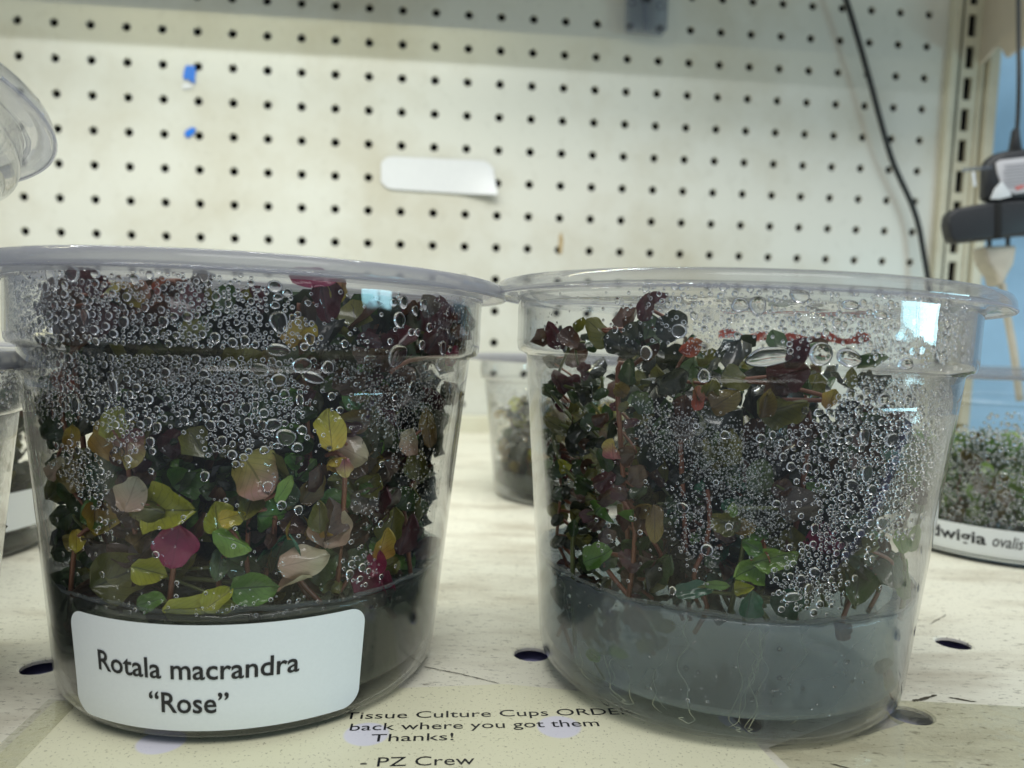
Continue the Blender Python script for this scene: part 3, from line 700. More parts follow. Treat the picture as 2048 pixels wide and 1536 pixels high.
ORD = ['leftmost', 'second', 'third', 'fourth', 'fifth', 'sixth', 'seventh', 'eighth', 'ninth', 'tenth', 'eleventh', 'twelfth', 'thirteenth', 'fourteenth', 'fifteenth']
CW = dict(dgreen='dark green', olive='olive', brown='brown', green='green', burg='burgundy', dark='blackish green', gold='golden brown', smoke='grey brown', teal='teal')
def auto_sprigs(key, n, urange, vlo, vtop, cols, size, deps, label, group, seed, step=(30, 48), skip=None, stemr=.45):
    r = random.Random(seed)
    for k in range(n):
        u = urange[0] + (urange[1] - urange[0]) * (k + r.uniform(.1, .9)) / n; cs = [cols[k % len(cols)]] * 4 + cols; dep = r.uniform(*deps); v = vlo + r.uniform(-20, 20); top = r.uniform(*vtop); root = (u, v, dep); L_ = []; side = 1
        dr = r.uniform(-.22, .22)
        v -= r.uniform(20, 80)
        while v > top and len(L_) < 26:
            u += r.uniform(-7, 7) + dr * 30
            if skip is None or not skip(u, v):
                sz = r.uniform(*size) * (.75 if v - top < 60 else 1)
                for sd in (-1, 1):
                    a = sd * r.uniform(35, 85)
                    pq = hit(key, u + sd * sz * .5, v, 3.2)
                    if math.hypot(pq[0], pq[1]) > rad(CUP[key]['kind'], pq[2]) - 3.1: continue
                    L_.append((u + sd * sz * .42, v - r.uniform(0, 12), sz * r.uniform(.55, .85), sz, a, max(.6, dep + r.uniform(-1.5, 1.5)), r.choice(cs), r.choice(['cup', 'back', 'fold', 'wavy', 'curl', 'round', 'flat', 'thin'])))
            v -= r.uniform(*step)
        if L_: sprig(key, label % (CW[cols[k % len(cols)]], ORD[k] + (' from the left' if k else '')), L_, root, group=group, stemr=stemr, smat=r.choice([M_stem, M_stemg]))
auto_sprigs('L', 15, (110, 860), 1215, (600, 900), ['dgreen', 'dgreen', 'olive', 'brown', 'green', 'burg', 'dark', 'gold', 'smoke'], (42, 74), (7, 15),
    'mainly %s sprig, %s of those behind the bright leaves, left cup', 'half hidden dark sprigs in the front left cup', 21)
auto_sprigs('R', 7, (1085, 1330), 1290, (620, 860), ['dgreen', 'dark', 'olive', 'brown', 'dark', 'dgreen', 'burg'], (34, 62), (5, 14),
    'leggy %s sprig, %s of the leggy ones in the right cup', 'leggy dark sprigs in the right cup', 22, step=(34, 60), stemr=.5)
auto_sprigs('R', 10, (1330, 1760), 1225, (830, 1000), ['dgreen', 'dark', 'teal', 'brown', 'olive', 'dgreen', 'smoke', 'green'], (38, 66), (7, 15),
    'mainly %s sprig, %s behind the mist of the right cup', 'half hidden dark sprigs in the right cup', 23)

# ------------------------------------------------------------------ tangled interior of each cup
lowleaf = [leafgeo(3, 4, w, c, b, t, seed=20 + i) for i, (w, c, b, t) in enumerate([(.85, .3, .6, .2), (.8, .8, .4, -.3), (.95, .2, 1.2, .5), (.5, .3, .8, .4)])]
def tangle(key, n, cols, dens, zlo, zhi, size, label, rmax=1.0, seed=1, stems=26):
    r = random.Random(seed); c = CUP[key]; kind = c['kind']; V = []; F = []; UV = []; MI = []; mats = [LM[x] for x in cols] + [M_stem]
    off = 0; made = 0; tries = 0
    while made < n and tries < n * 40:
        tries += 1
        z = r.uniform(zlo, zhi); R_ = (rad(kind, z) - 3.5) * rmax; a = r.uniform(0, 6.2832); q = R_ * math.sqrt(r.random())
        p = np.array([q * math.cos(a), q * math.sin(a), z])
        if kind == 'tall' and p[1] < 0 and q > R_ * (1 - 7.5 / R_) and r.random() < .85: continue
        u, v = proj(key, p)
        k = dens(u, v, p)
        if r.random() > k: continue
        g, fa, uv = lowleaf[r.randrange(4)]
        s = r.uniform(*size)
        if kind == 'tall' and p[2] + s * .55 > 86: p[2] = 86 - s * .55
        if math.hypot(p[0], p[1]) + s * .5 > rad(kind, z) - .8: 
            p[:2] *= (rad(kind, z) - 1.0 - s * .5) / max(math.hypot(p[0], p[1]), .1)
        e = np.array(Matrix.Rotation(r.uniform(0, 6.28), 3, 'Z') @ Matrix.Rotation(r.gauss(.9, .6), 3, 'X') @ Matrix.Rotation(r.uniform(-.8, .8), 3, 'Y'))
        w = (g * [s * r.uniform(.8, 1.1), s, s * .9]) @ e.T + p
        V.append(w); F += [tuple(i + off for i in q_) for q_ in fa]; UV += uv; off += len(w)
        MI += [r.randrange(len(cols))] * len(fa); made += 1
    for k in range(stems):
        a = r.uniform(0, 6.28); q = r.uniform(5, 38); x, y = q * math.cos(a), q * math.sin(a)
        z1 = r.uniform(zlo + (zhi - zlo) * .4, zhi - 3)
        u, v = proj(key, np.array([x, y, z1]))
        if r.random() > dens(u, v, np.array([x, y, z1])): continue
        pts = [(x * (.9 + .02 * i) + r.uniform(-1.5, 1.5), y * (.9 + .02 * i) + r.uniform(-1.5, 1.5), zlo - 6 + (z1 - zlo + 6) * i / 5) for i in range(6)]
        v_, f_ = tube(smoothpath(pts, 3), .5, 5)
        V.append(np.array([list(t) for t in v_])); F += [tuple(i + off for i in q_) for q_ in f_]; UV += [(0, 0)] * len(v_); off += len(v_)
        MI += [len(cols)] * len(f_)
    V = np.vstack(V) * K
    o = link('plant_tangle', mesh('plant_tangle', V, F, mats, uv=UV, mi=MI), label=label, cat='plants', kind='stuff')
    o.matrix_world = Matrix.Translation(Vector(c['o']) * K) @ Matrix(c['R']).to_4x4() @ Matrix.Scale(c['s'], 4)
    return o
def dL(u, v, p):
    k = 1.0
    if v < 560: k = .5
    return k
def dR(u, v, p):
    # open at the upper right and behind the left wall, dense in the lower middle
    if v < 740: return 0.10 if u < 1420 else .03
    if u < 1270: return .08 if v < 1150 else .03
    if v < 860: return .35 if u < 1650 else .08
    if u > 1790: return .35
    return 1.0
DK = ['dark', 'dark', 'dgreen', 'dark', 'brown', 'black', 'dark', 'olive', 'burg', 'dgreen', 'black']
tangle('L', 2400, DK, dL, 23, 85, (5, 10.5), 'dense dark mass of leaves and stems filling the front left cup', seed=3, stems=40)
tangle('R', 1900, ['dark', 'black', 'dark', 'dgreen', 'brown', 'dark', 'dgreen', 'black', 'olive'], dR, 25, 80, (4, 8.5), 'darker mass of leaves and stems in the middle of the front right cup', seed=5, stems=26)
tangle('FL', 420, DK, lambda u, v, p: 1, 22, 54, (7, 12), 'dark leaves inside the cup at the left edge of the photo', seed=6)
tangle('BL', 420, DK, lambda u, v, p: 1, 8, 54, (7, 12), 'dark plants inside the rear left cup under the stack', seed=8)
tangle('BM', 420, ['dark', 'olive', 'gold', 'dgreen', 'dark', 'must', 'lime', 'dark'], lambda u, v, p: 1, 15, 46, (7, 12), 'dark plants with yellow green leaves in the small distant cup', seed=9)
tangle('BR', 300, ['green', 'bright', 'green', 'bright', 'dgreen', 'gold'], lambda u, v, p: 1, 14, 40, (7, 12), 'green plants behind the fog of the rear right cup', seed=10)

# roots in the right cup's gel
r = random.Random(4); rt = []
c = CUP['R']
for k in range(15):
    u = r.uniform(1110, 1760); t0 = r.uniform(.5, 2.5) if k % 2 else r.uniform(.3, .8)
    p = hit('R', u, 1270 + r.uniform(-5, 20), 1.2); th = math.atan2(p[1], p[0]); pts = []
    for i in range(9):
        z = 24 - 21.5 * i / 8; rr = rad('tall', max(z, 5)) - 1.4 - t0 - (3 if i == 8 else 0)
        th += r.uniform(-.05, .05); pts.append((rr * math.cos(th) * K, rr * math.sin(th) * K, z * K))
    if k % 3 == 0:
        for i in range(4): th += r.choice((-1, 1)) * .025; pts.append((38 * math.cos(th) * K, 38 * math.sin(th) * K, (2.6 + .3 * i) * K))
    rt.append(tube(smoothpath(pts, 3), r.uniform(.05, .10) * K, 5))
v, f = join(rt)
o = link('roots', mesh('roots', v, f, M_root), label='pale thread roots hanging through the gel of the front right cup', cat='roots', kind='stuff')
o.matrix_world = Matrix.Translation(Vector(c['o']) * K) @ Matrix(c['R']).to_4x4()

# ------------------------------------------------------------------ condensation drops
def capgeo(nseg, nring, ang=68, irr=0, seed=0, drip=0):
    r = random.Random(seed); ph = [r.uniform(0, 6.28) for _ in range(4)]; a = math.radians(ang); Rr = 1 / math.sin(a); V = []; F = []
    V.append((0, 0, 0))
    def rim(t): return 1 + irr * (.6 * math.sin(2 * t + ph[0]) + .4 * math.sin(3 * t + ph[1]) + .25 * math.sin(5 * t + ph[2])) + drip * max(0, -math.sin(t)) ** 3
    for j in range(nring + 1):
        q = a * (1 - j / (nring + 1)) if j else a
        for k in range(nseg):
            t = 2 * math.pi * k / nseg; rr = Rr * math.sin(q) * rim(t)
            V.append((rr * math.cos(t), rr * math.sin(t), Rr * (math.cos(q) - math.cos(a))))
    V.append((0, 0, Rr * (1 - math.cos(a))))
    for k in range(nseg): F.append((0, 1 + (k + 1) % nseg, 1 + k))
    for j in range(nring):
        for k in range(nseg):
            p, q = 1 + j * nseg, 1 + (j + 1) * nseg; l = (k + 1) % nseg
            F.append((p + k, p + l, q + l, q + k))
    p = 1 + nring * nseg
    for k in range(nseg): F.append((p + k, p + (k + 1) % nseg, len(V) - 1))
    return np.array(V), F
def flatbase(me, nseg):
    sm = [True] * len(me.polygons)
    for k in range(nseg): sm[k] = False
    me.polygons.foreach_set('use_smooth', sm)
BIG = []
for s, (irr, dr) in enumerate([(.02, 0), (.05, 0), (.10, .2), (.13, 0), (.06, .5)]):
    V, F = capgeo(20, 6, 72, irr, s, dr); me = mesh('droplet', V, F, M_drop)
    # crisp contact edge
    flatbase(me, 20); BIG.append(me)
SM = capgeo(9, 3, 70)
def inpoly(x, y, poly):
    ins = False; j = len(poly) - 1
    for i in range(len(poly)):
        xi, yi = poly[i]; xj, yj = poly[j]
        if (yi > y) != (yj > y) and x < (xj - xi) * (y - yi) / (yj - yi) + xi: ins = not ins
        j = i
    return ins
def frame_at(kind, th, z, side=-1):
    """local frame on the inner wall: X along the arc, Y up the wall, Z towards the cup's axis"""
    dz = .5; r1, r0 = rad(kind, z + dz), rad(kind, z - dz)
    rr = rad(kind, z) - .62
    er = Vector((math.cos(th), math.sin(th), 0)); et = Vector((-math.sin(th), math.cos(th), 0))
    Yv = (er * (r1 - r0) + Vector((0, 0, 2 * dz))).normalized(); Z = (-er + Yv * er.dot(Yv)).normalized(); X = Yv.cross(Z)
    return er * rr + Vector((0, 0, z)), X, Yv, Z
def drops(key, regions, bigs, seed, far_regions=()):
    r = random.Random(seed); c = CUP[key]; kind = c['kind']; D_ = []; grid = {}
    def ok(s, z, q, gap=.86):
        gi, gz = int(s // 2), int(z // 2)
        for a in (-1, 0, 1):
            for b in (-1, 0, 1):
                for (s2, z2, q2) in grid.get((gi + a, gz + b), ()):
                    if (s - s2) ** 2 + (z - z2) ** 2 < ((q + q2) * gap + .02) ** 2: return False
        return True
    def add(th, z, q, ex=1.0, ey=1.0, mesh_i=None):
        s = th * 46; D_.append((q, th, z, ex, ey)); gi, gz = int(s // 2), int(z // 2)
        grid.setdefault((gi, gz), []).append((s, z, q))
        if q > 1.6:
            for a in np.arange(-q, q + .1, 1.0):
                for b in np.arange(-q, q + .1, 1.0):
                    if a * a + b * b < q * q: grid.setdefault((int((s + a) // 2), int((z + b) // 2)), []).append((s + a, z + b, .5))
    for u, v, q, ex, ey in bigs:
        p = hit(key, u, v); add(math.atan2(p[1], p[0]), p[2], q, ex, ey)
    for poly, rmin, rmax, pw, tries, far in regions:
        us = [p[0] for p in poly]; vs = [p[1] for p in poly]
        cand = [(r.uniform(min(us) - 25, max(us) + 25), r.uniform(min(vs) - 25, max(vs) + 25)) for t in range(tries)]
        fe = 15 if tries > 1000 else 8
        cand = [q_ for q_ in cand if inpoly(q_[0] + r.gauss(0, fe), q_[1] + r.gauss(0, fe), poly)]
        ca = np.array(cand); PP = hits(key, ca[:, 0], ca[:, 1], .6, far)
        for t, p in enumerate(PP):
            z = p[2]
            if kind == 'tall' and (71.8 < z < 73.6 or z > 86 or z < 2): continue
            if kind == 'low' and (29 < z < 34 or z > 41): continue
            if kind == 'short' and (56.6 < z < 60.4 or z > 69.5 or z < 2): continue
            if math.hypot(p[0], p[1]) > rad(kind, z) - .55: continue
            th = math.atan2(p[1], p[0]); th = th if th < 0 or far else th - 2 * math.pi
            q = rmin + (rmax - rmin) * r.random() ** pw * (1 - .35 * t / len(PP))
            if ok(th * 46, z, q): add(th, z, q, r.uniform(.92, 1.08), r.uniform(.92, 1.12))
    D_.sort(key=lambda d: -d[0])
    n = len(D_); big = D_[:300] if key in ('L', 'R') else []
    e = c['e']
    for i, (q, th, z, ex, ey) in enumerate(big):
        o, X, Y, Z = frame_at(kind, th, z)
        ob = link('droplet', BIG[r.randrange(5) if q > .75 else r.randrange(3)], parent=e)
        ob.matrix_basis = Matrix.Translation(o * K) @ Matrix((X, Y, Z)).transposed().to_4x4() @ Matrix.Rotation(r.uniform(-.35, .35), 4, 'Z') @ Matrix.Diagonal((q * ex * K, q * ey * K, q * min(1, 1.5 / max(q, 1)) * K, 1))
    rest = D_[len(big):]
    if rest:
        g, fa = SM; off = 0; V = np.empty((len(rest) * len(g), 3)); F = []
        for i, (q, th, z, ex, ey) in enumerate(rest):
            o, X, Y, Z = frame_at(kind, th, z)
            Mx = np.array([[X[k] * q * ex, Y[k] * q * ey, Z[k] * q] for k in range(3)])
            V[off:off + len(g)] = (g @ Mx.T + np.array(o)) * K
            F += [tuple(a + off for a in q_) for q_ in fa]; off += len(g)
        link('condensation', mesh('condensation', V, F, M_drop), parent=e, kind='stuff')
    print('drops', key, n)
RL = [
 ([(30, 560), (150, 556), (300, 556), (430, 550), (560, 590), (600, 640), (640, 700), (560, 730), (610, 800), (580, 860), (520, 880), (470, 910), (430, 895), (400, 850), (340, 830), (270, 880), (240, 910), (235, 840), (130, 820), (60, 800), (40, 720)], .33, .95, 2.2, 12000, False),
 ([(330, 690), (560, 690), (590, 760), (500, 790), (330, 780), (220, 740)], .18, .34, 1.5, 4000, False),
 ([(20, 545), (300, 545), (900, 600), (935, 700), (900, 760), (620, 920), (560, 880), (600, 760), (500, 560)], .3, 1.1, 3.0, 450, False),
 ([(775, 745), (885, 740), (890, 800), (850, 870), (800, 880), (740, 850), (720, 800)], .10, .26, 1.5, 3200, False),
 ([(870, 590), (940, 600), (935, 700), (900, 700), (870, 660)], .10, .3, 1.5, 500, False),
 ([(20, 560), (90, 570), (80, 680), (30, 690)], .1, .3, 1.5, 2500, False),
 ([(100, 895), (170, 890), (215, 960), (205, 1000), (160, 985), (110, 930)], .25, .8, 2, 900, False),
 ([(60, 720), (120, 720), (120, 830), (70, 830)], .15, .4, 2, 1200, False),
 ([(190, 1020), (225, 1020), (225, 1070), (195, 1070)], .2, .6, 2, 120, False),
 ([(685, 1110), (760, 1090), (760, 1160), (690, 1165)], .2, .9, 2, 200, False),
 ([(715, 980), (760, 960), (760, 1060), (720, 1060)], .15, .5, 2, 150, False),
 ([(780, 900), (880, 900), (870, 980), (800, 990)], .12, .4, 2, 500, False),
 ([(830, 1000), (872, 940), (872, 1010), (850, 1060)], .12, .3, 2, 400, False),
 ([(620, 690), (760, 690), (760, 760), (640, 770)], .1, .3, 2, 900, False),
 ([(110, 880), (870, 860), (850, 1200), (130, 1200)], .15, .9, 3.5, 190, False),
 ([(180, 1200), (760, 1195), (740, 1235), (180, 1215)], .15, .5, 2, 250, False),
]
BL_ = [(797, 707, 2.15, 1, .92), (800, 640, 1.5, .9, 1.15), (557, 640, 1.6, .95, 1.05), (860, 655, .95, 1, 1.1), (845, 690, .95, .9, 1.15), (808, 605, 1.1, .9, 1.2), (848, 607, .95, 1, 1.1),
       (604, 731, 1.55, 1.15, .95), (656, 735, 1.25, .9, 1.1), (558, 760, 1.25, 1.1, 1), (546, 850, 1.25, 1.1, 1), (573, 872, 1.5, 1.2, .85), (825, 775, 1.0, .85, 1.5), (882, 728, 1.5, 1.1, 1), (887, 695, 1.2, .8, 1.3),
       (556, 700, 1.5, 1.4, .8), (520, 737, 1.2, 1.5, .8), (625, 755, 1.5, 1.5, .7), (740, 717, 1.0, 1.2, .8), (100, 550, 1.5, .8, 1.5), (143, 545, 1.4, 1.2, 1), (190, 547, .9, 1, 1), (128, 570, .8, 1, 1),
       (128, 588, .85, 1, 1), (108, 610, .8, 1, 1.1), (130, 628, .9, 1, 1), (170, 635, 1.2, .8, 1.5), (188, 660, .95, 1, .95), (225, 770, 1.2, .8, 1.5), (550, 573, 1.1, 1.1, 1), (575, 585, .8, 1, 1), (620, 677, .95, 1, 1.1), (690, 687, .7, 1, 1),
       (150, 810, 1.3, .8, 1.3), (465, 685, .85, 1, 1), (490, 680, .85, 1, 1), (790, 795, .7, 1, 1), (600, 800, .9, .8, 1.3), (680, 820, .7, 1, 1), (595, 895, 1, 1, 1), (555, 892, .8, 1.2, .8), (725, 1135, .9, 1, 1), (700, 1148, .9, 1, 1), (210, 1045, .6, 1, 1)]
drops('L', RL, BL_, 11)
RR = [
 ([(1560, 880), (1640, 850), (1700, 790), (1760, 770), (1925, 790), (1910, 870), (1880, 960), (1830, 980), (1790, 1080), (1720, 1050), (1690, 1010), (1690, 1100), (1668, 1150), (1645, 1210), (1600, 1205), (1555, 1190), (1560, 1160), (1620, 1090), (1645, 1010), (1600, 930)], .30, .9, 2.2, 12000, False),
 ([(1280, 800), (1330, 820), (1420, 840), (1560, 880), (1520, 960), (1560, 1010), (1570, 1090), (1500, 1060), (1440, 1000), (1380, 930), (1300, 900)], .10, .26, 1.6, 9000, False),
 ([(1345, 960), (1420, 1010), (1430, 1120), (1385, 1115), (1350, 1050)], .1, .4, 2.2, 1500, False),
 ([(1240, 590), (1300, 570), (1900, 590), (1960, 620), (1940, 700), (1850, 740), (1740, 700), (1500, 660), (1380, 640)], .22, .8, 2, 3500, False),
 ([(1720, 640), (1810, 640), (1810, 720), (1700, 690)], .15, .4, 2, 900, False),
 ([(1240, 580), (1950, 600), (1900, 720), (1700, 700), (1300, 660)], .3, 1.1, 2, 4500, True),
 ([(1380, 660), (1470, 650), (1460, 710), (1380, 700)], .1, .24, 2, 900, False),
 ([(1070, 590), (1350, 590), (1400, 700), (1800, 720), (1800, 750), (1060, 700)], .15, .5, 3, 500, False),
 ([(1060, 860), (1140, 860), (1130, 1000), (1080, 1010)], .1, .35, 2, 350, False),
 ([(1700, 760), (1930, 760), (1925, 800), (1700, 800)], .12, .3, 2, 2000, False),
 ([(1060, 760), (1290, 740), (1340, 800), (1280, 900), (1060, 1000)], .12, .4, 3, 250, False),
 ([(1080, 900), (1850, 900), (1820, 1230), (1090, 1230)], .15, .8, 3.5, 200, False),
 ([(1500, 1290), (1800, 1270), (1750, 1440), (1300, 1400), (1300, 1290)], .15, .55, 3, 150, False),
]
BR_ = [(1538, 714, 3.0, 1.25, .62), (1642, 708, 2.2, .95, .95), (1698, 716, 2.1, 1.15, .75), (1812, 728, 1.5, 1.1, .8), (1292, 706, 1.25, .95, 1.2), (1358, 662, 1.35, 1.05, 1), (1768, 798, 1.2, 1.1, 1), (1816, 798, 1.1, 1, 1),
       (1408, 752, 1.2, .9, 1.2), (1230, 658, .7, 1, 1), (1176, 856, .7, 1, 1), (1392, 852, .6, 1, 1), (1432, 965, .6, 1, 1), (1366, 1015, 1.0, 1.2, .9), (1414, 1100, 1.2, 1, 1), (1730, 870, 1.1, .9, 1.3), (1785, 880, 1.5, 1.1, 1), (1735, 945, 1.2, 1, 1.3),
       (1705, 970, 1.2, 1.2, .9), (1745, 980, 1.1, 1, 1), (1765, 1045, 1.3, 1.1, .9), (1630, 1145, 1.1, 1.1, .9), (1585, 1195, 1.3, 1.3, .8), (1480, 610, 1.4, 1, 1), (1515, 608, 1.4, 1, 1), (1450, 870, .9, 1, 1), (1522, 877, .9, 1, 1), (1553, 1008, .8, 1, 1), (1600, 590, 1.2, 1.4, .8), (1700, 610, 1.2, 1.4, .7), (1760, 630, 1, 1.4, .8)]
drops('R', RR, BR_, 12)
drops('FL', [([(0, 700), (50, 700), (50, 980), (0, 980)], .3, 1.0, 1.6, 1500, False), ([(0, 980), (40, 980), (30, 1050), (0, 1050)], .3, .8, 1.6, 150, False)], [], 13)
drops('BR', [([(1870, 860), (2048, 850), (2048, 1050), (1880, 1060), (1860, 980)], .35, 1.3, 1.6, 2600, False)], [], 14)
drops('BM', [([(960, 780), (1070, 780), (1070, 880), (970, 900)], .25, .7, 1.5, 3500, False), ([(1060, 740), (1400, 740), (1400, 840), (1060, 840)], .3, .8, 1.5, 1200, False)], [], 15)
drops('SL', [([(0, 250), (60, 240), (40, 480), (0, 500)], .2, .6, 1.5, 250, False)], [], 16)

# ------------------------------------------------------------------ printed notice and small paper on the shelf
def sheet(poly, z, th=.12):
    n = len(poly); V = [(x * K, y * K, z * K) for x, y in poly] + [(x * K, y * K, (z + th) * K) for x, y in poly]
    F = [tuple(range(n))[::-1], tuple(range(n, 2 * n))] + [(i, (i + 1) % n, n + (i + 1) % n, n + i) for i in range(n)]
    return V, F
def noticemat():
    m, N, surf = mat('notice_paper'); tc = N('TexCoord').outputs[3]
    n = N('TexNoise', Vector=tc, Scale=1500.0, Detail=3.0, Roughness=.7); n2 = N('TexNoise', Vector=tc, Scale=40.0, Detail=4.0)
    c = mixc(N, n2, (.68, .67, .46, 1), (.76, .74, .56, 1))
    c = mixc(N, math_(N, 'MULTIPLY', ramp(N, n, [(.6, (0, 0, 0)), (.68, (1, 1, 1))]).outputs[0], .65), c, (.16, .14, .08, 1))
    # the punched holes of the shelf show as pale lilac rounds through the thin paper
    cur = c
    sp = N('SeparateXYZ', Vector=tc)
    for i in (-3, -2, -1, 0, 1):
        q = cellpt(i, 0) * K
        dx = math_(N, 'SUBTRACT', sp.outputs[0], q.x); dy = math_(N, 'SUBTRACT', sp.outputs[1], q.y)
        d = math_(N, 'SQRT', math_(N, 'ADD', math_(N, 'MULTIPLY', dx, dx), math_(N, 'MULTIPLY', dy, dy)))
        f = ramp(N, math_(N, 'MULTIPLY', d, 100.0), [(.40, (1, 1, 1)), (.46, (0, 0, 0))]).outputs[0]
        cur = mixc(N, math_(N, 'MULTIPLY', f, .8), cur, (.66, .65, .78, 1))
    surf(N('BsdfPrincipled', Base_Color=cur, Roughness=.55)); return m
nt = link('printed_notice', mesh('printed_notice', *sheet([(-92, 150), (-85, 88), (58, 88), (49, 138), (46, 156), (0, 163)], .0), noticemat(), smooth=False),
     label='yellowed printed notice lying flat on the shelf under the two front cups', cat='notice')
def flattext(s, size, p, ang, width, bold=.0):
    V, F = textgeo(s, size, bold, width, 'LEFT'); ca, sa = math.cos(ang), math.sin(ang)
    V = [((p[0] + x * ca - y * sa) * K, (p[1] + x * sa + y * ca) * K, .18 * K) for x, y in V]
    return link('lettering', mesh('lettering', V, F, M_ink, smooth=False), parent=nt)
AN = .085
flattext('Tissue Culture Cups ORDER', 3.9, (-31.9, 145.6), AN, 1.27)
flattext('back where you got them', 3.9, (-30.0, 141.2), AN, 1.22)
flattext('Thanks!', 3.9, (-25.0, 137.4), AN, 1.3)
flattext('- PZ Crew', 4.3, (-25.4, 128.9), AN, 1.1)
# clear tape strip along the notice's left edge
M_tape = clear('clear_tape', tint=(.985, .985, .96), milk=.03, milkcol=(.7, .7, .55), wave=.4, wscale=300)
link('clear_tape', mesh('clear_tape', *sheet([(-93.5, 150.5), (-88.5, 101), (-81, 101), (-87, 150.5)], .2, .06), M_tape, smooth=False),
     label='strip of clear tape holding the left edge of the notice', cat='tape')
link('clear_film', mesh('clear_film', *sheet([(50.5, 139), (62, 88), (150, 88), (150, 152), (120, 158), (86, 160)], .0, .08), clear('clear_film_', tint=(.985, .985, .94), milk=.03, milkcol=(.7, .7, .5), wave=.3, wscale=200), smooth=False),
     label='sheet of clear film covering the shelf at the lower right', cat='film')
# hairline cracks and scratches in the shelf paint: fine dark grooves
def crack(pts, w, seed=0):
    r = random.Random(seed); P = smoothpath([(x, y, 0) for x, y in pts], 8); V = []; F = []
    for i, p in enumerate(P):
        d = (P[min(i + 1, len(P) - 1)] - P[max(i - 1, 0)]).normalized(); n = Vector((-d.y, d.x, 0)); ww = w * r.uniform(.5, 1.2) * (1 if 0 < i < len(P) - 1 else .1)
        j = r.uniform(-.12, .12)
        V += [(p + n * (ww + j)) * K + Vector((0, 0, .00015)), (p + n * (-ww + j)) * K + Vector((0, 0, .00015))]
    for i in range(len(P) - 1): F.append((2 * i, 2 * i + 1, 2 * i + 3, 2 * i + 2))
    return V, F
v, f = join([crack([(-19, 171), (-10, 167.5), (-1, 163.2)], .14, 1), crack([(60, 134), (66, 131), (78, 126)], .16, 2), crack([(96, 163), (91, 160.5), (89, 160)], .4, 3), crack([(98, 162), (103, 160)], .3, 4), crack([(128, 215), (119, 207)], .12, 5)])
link('paint_scratches', mesh('paint_scratches', v, f, plain('scratch_dark', (.06, .05, .03), .8), smooth=False), kind='stuff', label='fine dark cracks in the shelf paint', cat='scratches')

# ------------------------------------------------------------------ things on and before the pegboard
def bray(u, v, y=0):
    """point of the board frame seen at u, v, at offset y"""
    Minv = BM.inverted(); o = Minv @ (Vector(CP) * K); d = (Minv.to_3x3() @ Vector(ray(u, v)))
    t = (y * K - o.y) / d.y; return o + d * t
def bplate(name, pts, y0, th, m_, parent=None, **kw):
    P = [bray(u, v, y0) for u, v in pts]; n = len(P)
    V = [p for p in P] + [p + Vector((0, -th * K, 0)) for p in P]
    F = [tuple(range(n)), tuple(range(n, 2 * n))[::-1]] + [(i, n + i, n + (i + 1) % n, (i + 1) % n) for i in range(n)]
    return link(name, mesh(name, V, F, m_, smooth=False), parent=parent, mw=None if parent else BM, **kw)
M_white = plain('white_paper_scrap', (.62, .63, .645), .5, noise=.04)
# bent-corner blank paper tag
g = []; nx, ny = 20, 6
tl, tr, br, bl2 = bray(762, 312, -1.5), bray(985, 322, -1.5), bray(994, 392, -1.5), bray(762, 377, -1.5)
V = []; F = []
for j in range(ny + 1):
    for i in range(nx + 1):
        s, t = i / nx, j / ny
        e = min(s, 1 - s) * 9
        cut = (.20 * (1 - math.sqrt(max(0, 1 - (1 - e) ** 2))) if e < 1 else 0)
        tt = cut + (1 - 2 * cut) * t if s < .5 else cut + (1 - cut) * t
        p = tl.lerp(tr, s).lerp(bl2.lerp(br, s), tt)
        lift = (max(0, s - .55) / .45) ** 2 * (t ** 2) * 7
        V.append(p + Vector((0, -lift * K, 0)))
for j in range(ny):
    for i in range(nx):
        q = j * (nx + 1) + i; F.append((q, q + 1, q + nx + 2, q + nx + 1))
link('blank_tag', mesh('blank_tag', V, F, M_white), mw=BM, label='blank white paper tag stuck on the pegboard, its lower right corner lifting', cat='tag')
M_tapeb = plain('blue_tape', (.005, .15, .62), .4, noise=.25, nscale=200)
bplate('tape_scrap', [(371, 134), (376, 131), (390, 133), (392, 142), (390, 158), (391, 168), (384, 165), (378, 160), (367, 158), (368, 146)], -.3, 1.2, M_tapeb, label='torn blue tape scrap with white end, upper of the two on the pegboard', cat='tape')
bplate('paper_fleck', [(364, 172), (372, 163), (381, 168), (388, 174), (380, 178), (366, 180)], -.4, .8, M_white, label='small white torn paper fleck under the larger blue scrap', cat='paper scrap')
bplate('tape_scrap', [(370, 268), (372, 262), (384, 255), (392, 257), (390, 266), (378, 275), (371, 274)], -.3, 1.2, M_tapeb, label='tiny blue tape scrap, lower of the two on the pegboard', cat='tape')
# faint rust stains and rub marks are flat flecks of grime
M_stain = plain('brown_stain', (.40, .30, .16), .7, noise=.4, nscale=200)
bplate('rust_streak', [(1118, 470), (1124, 465), (1127, 480), (1124, 505), (1119, 512), (1117, 490)], -.05, .1, M_stain, label='short brown rust streak on the pegboard above the right cup', cat='stain')
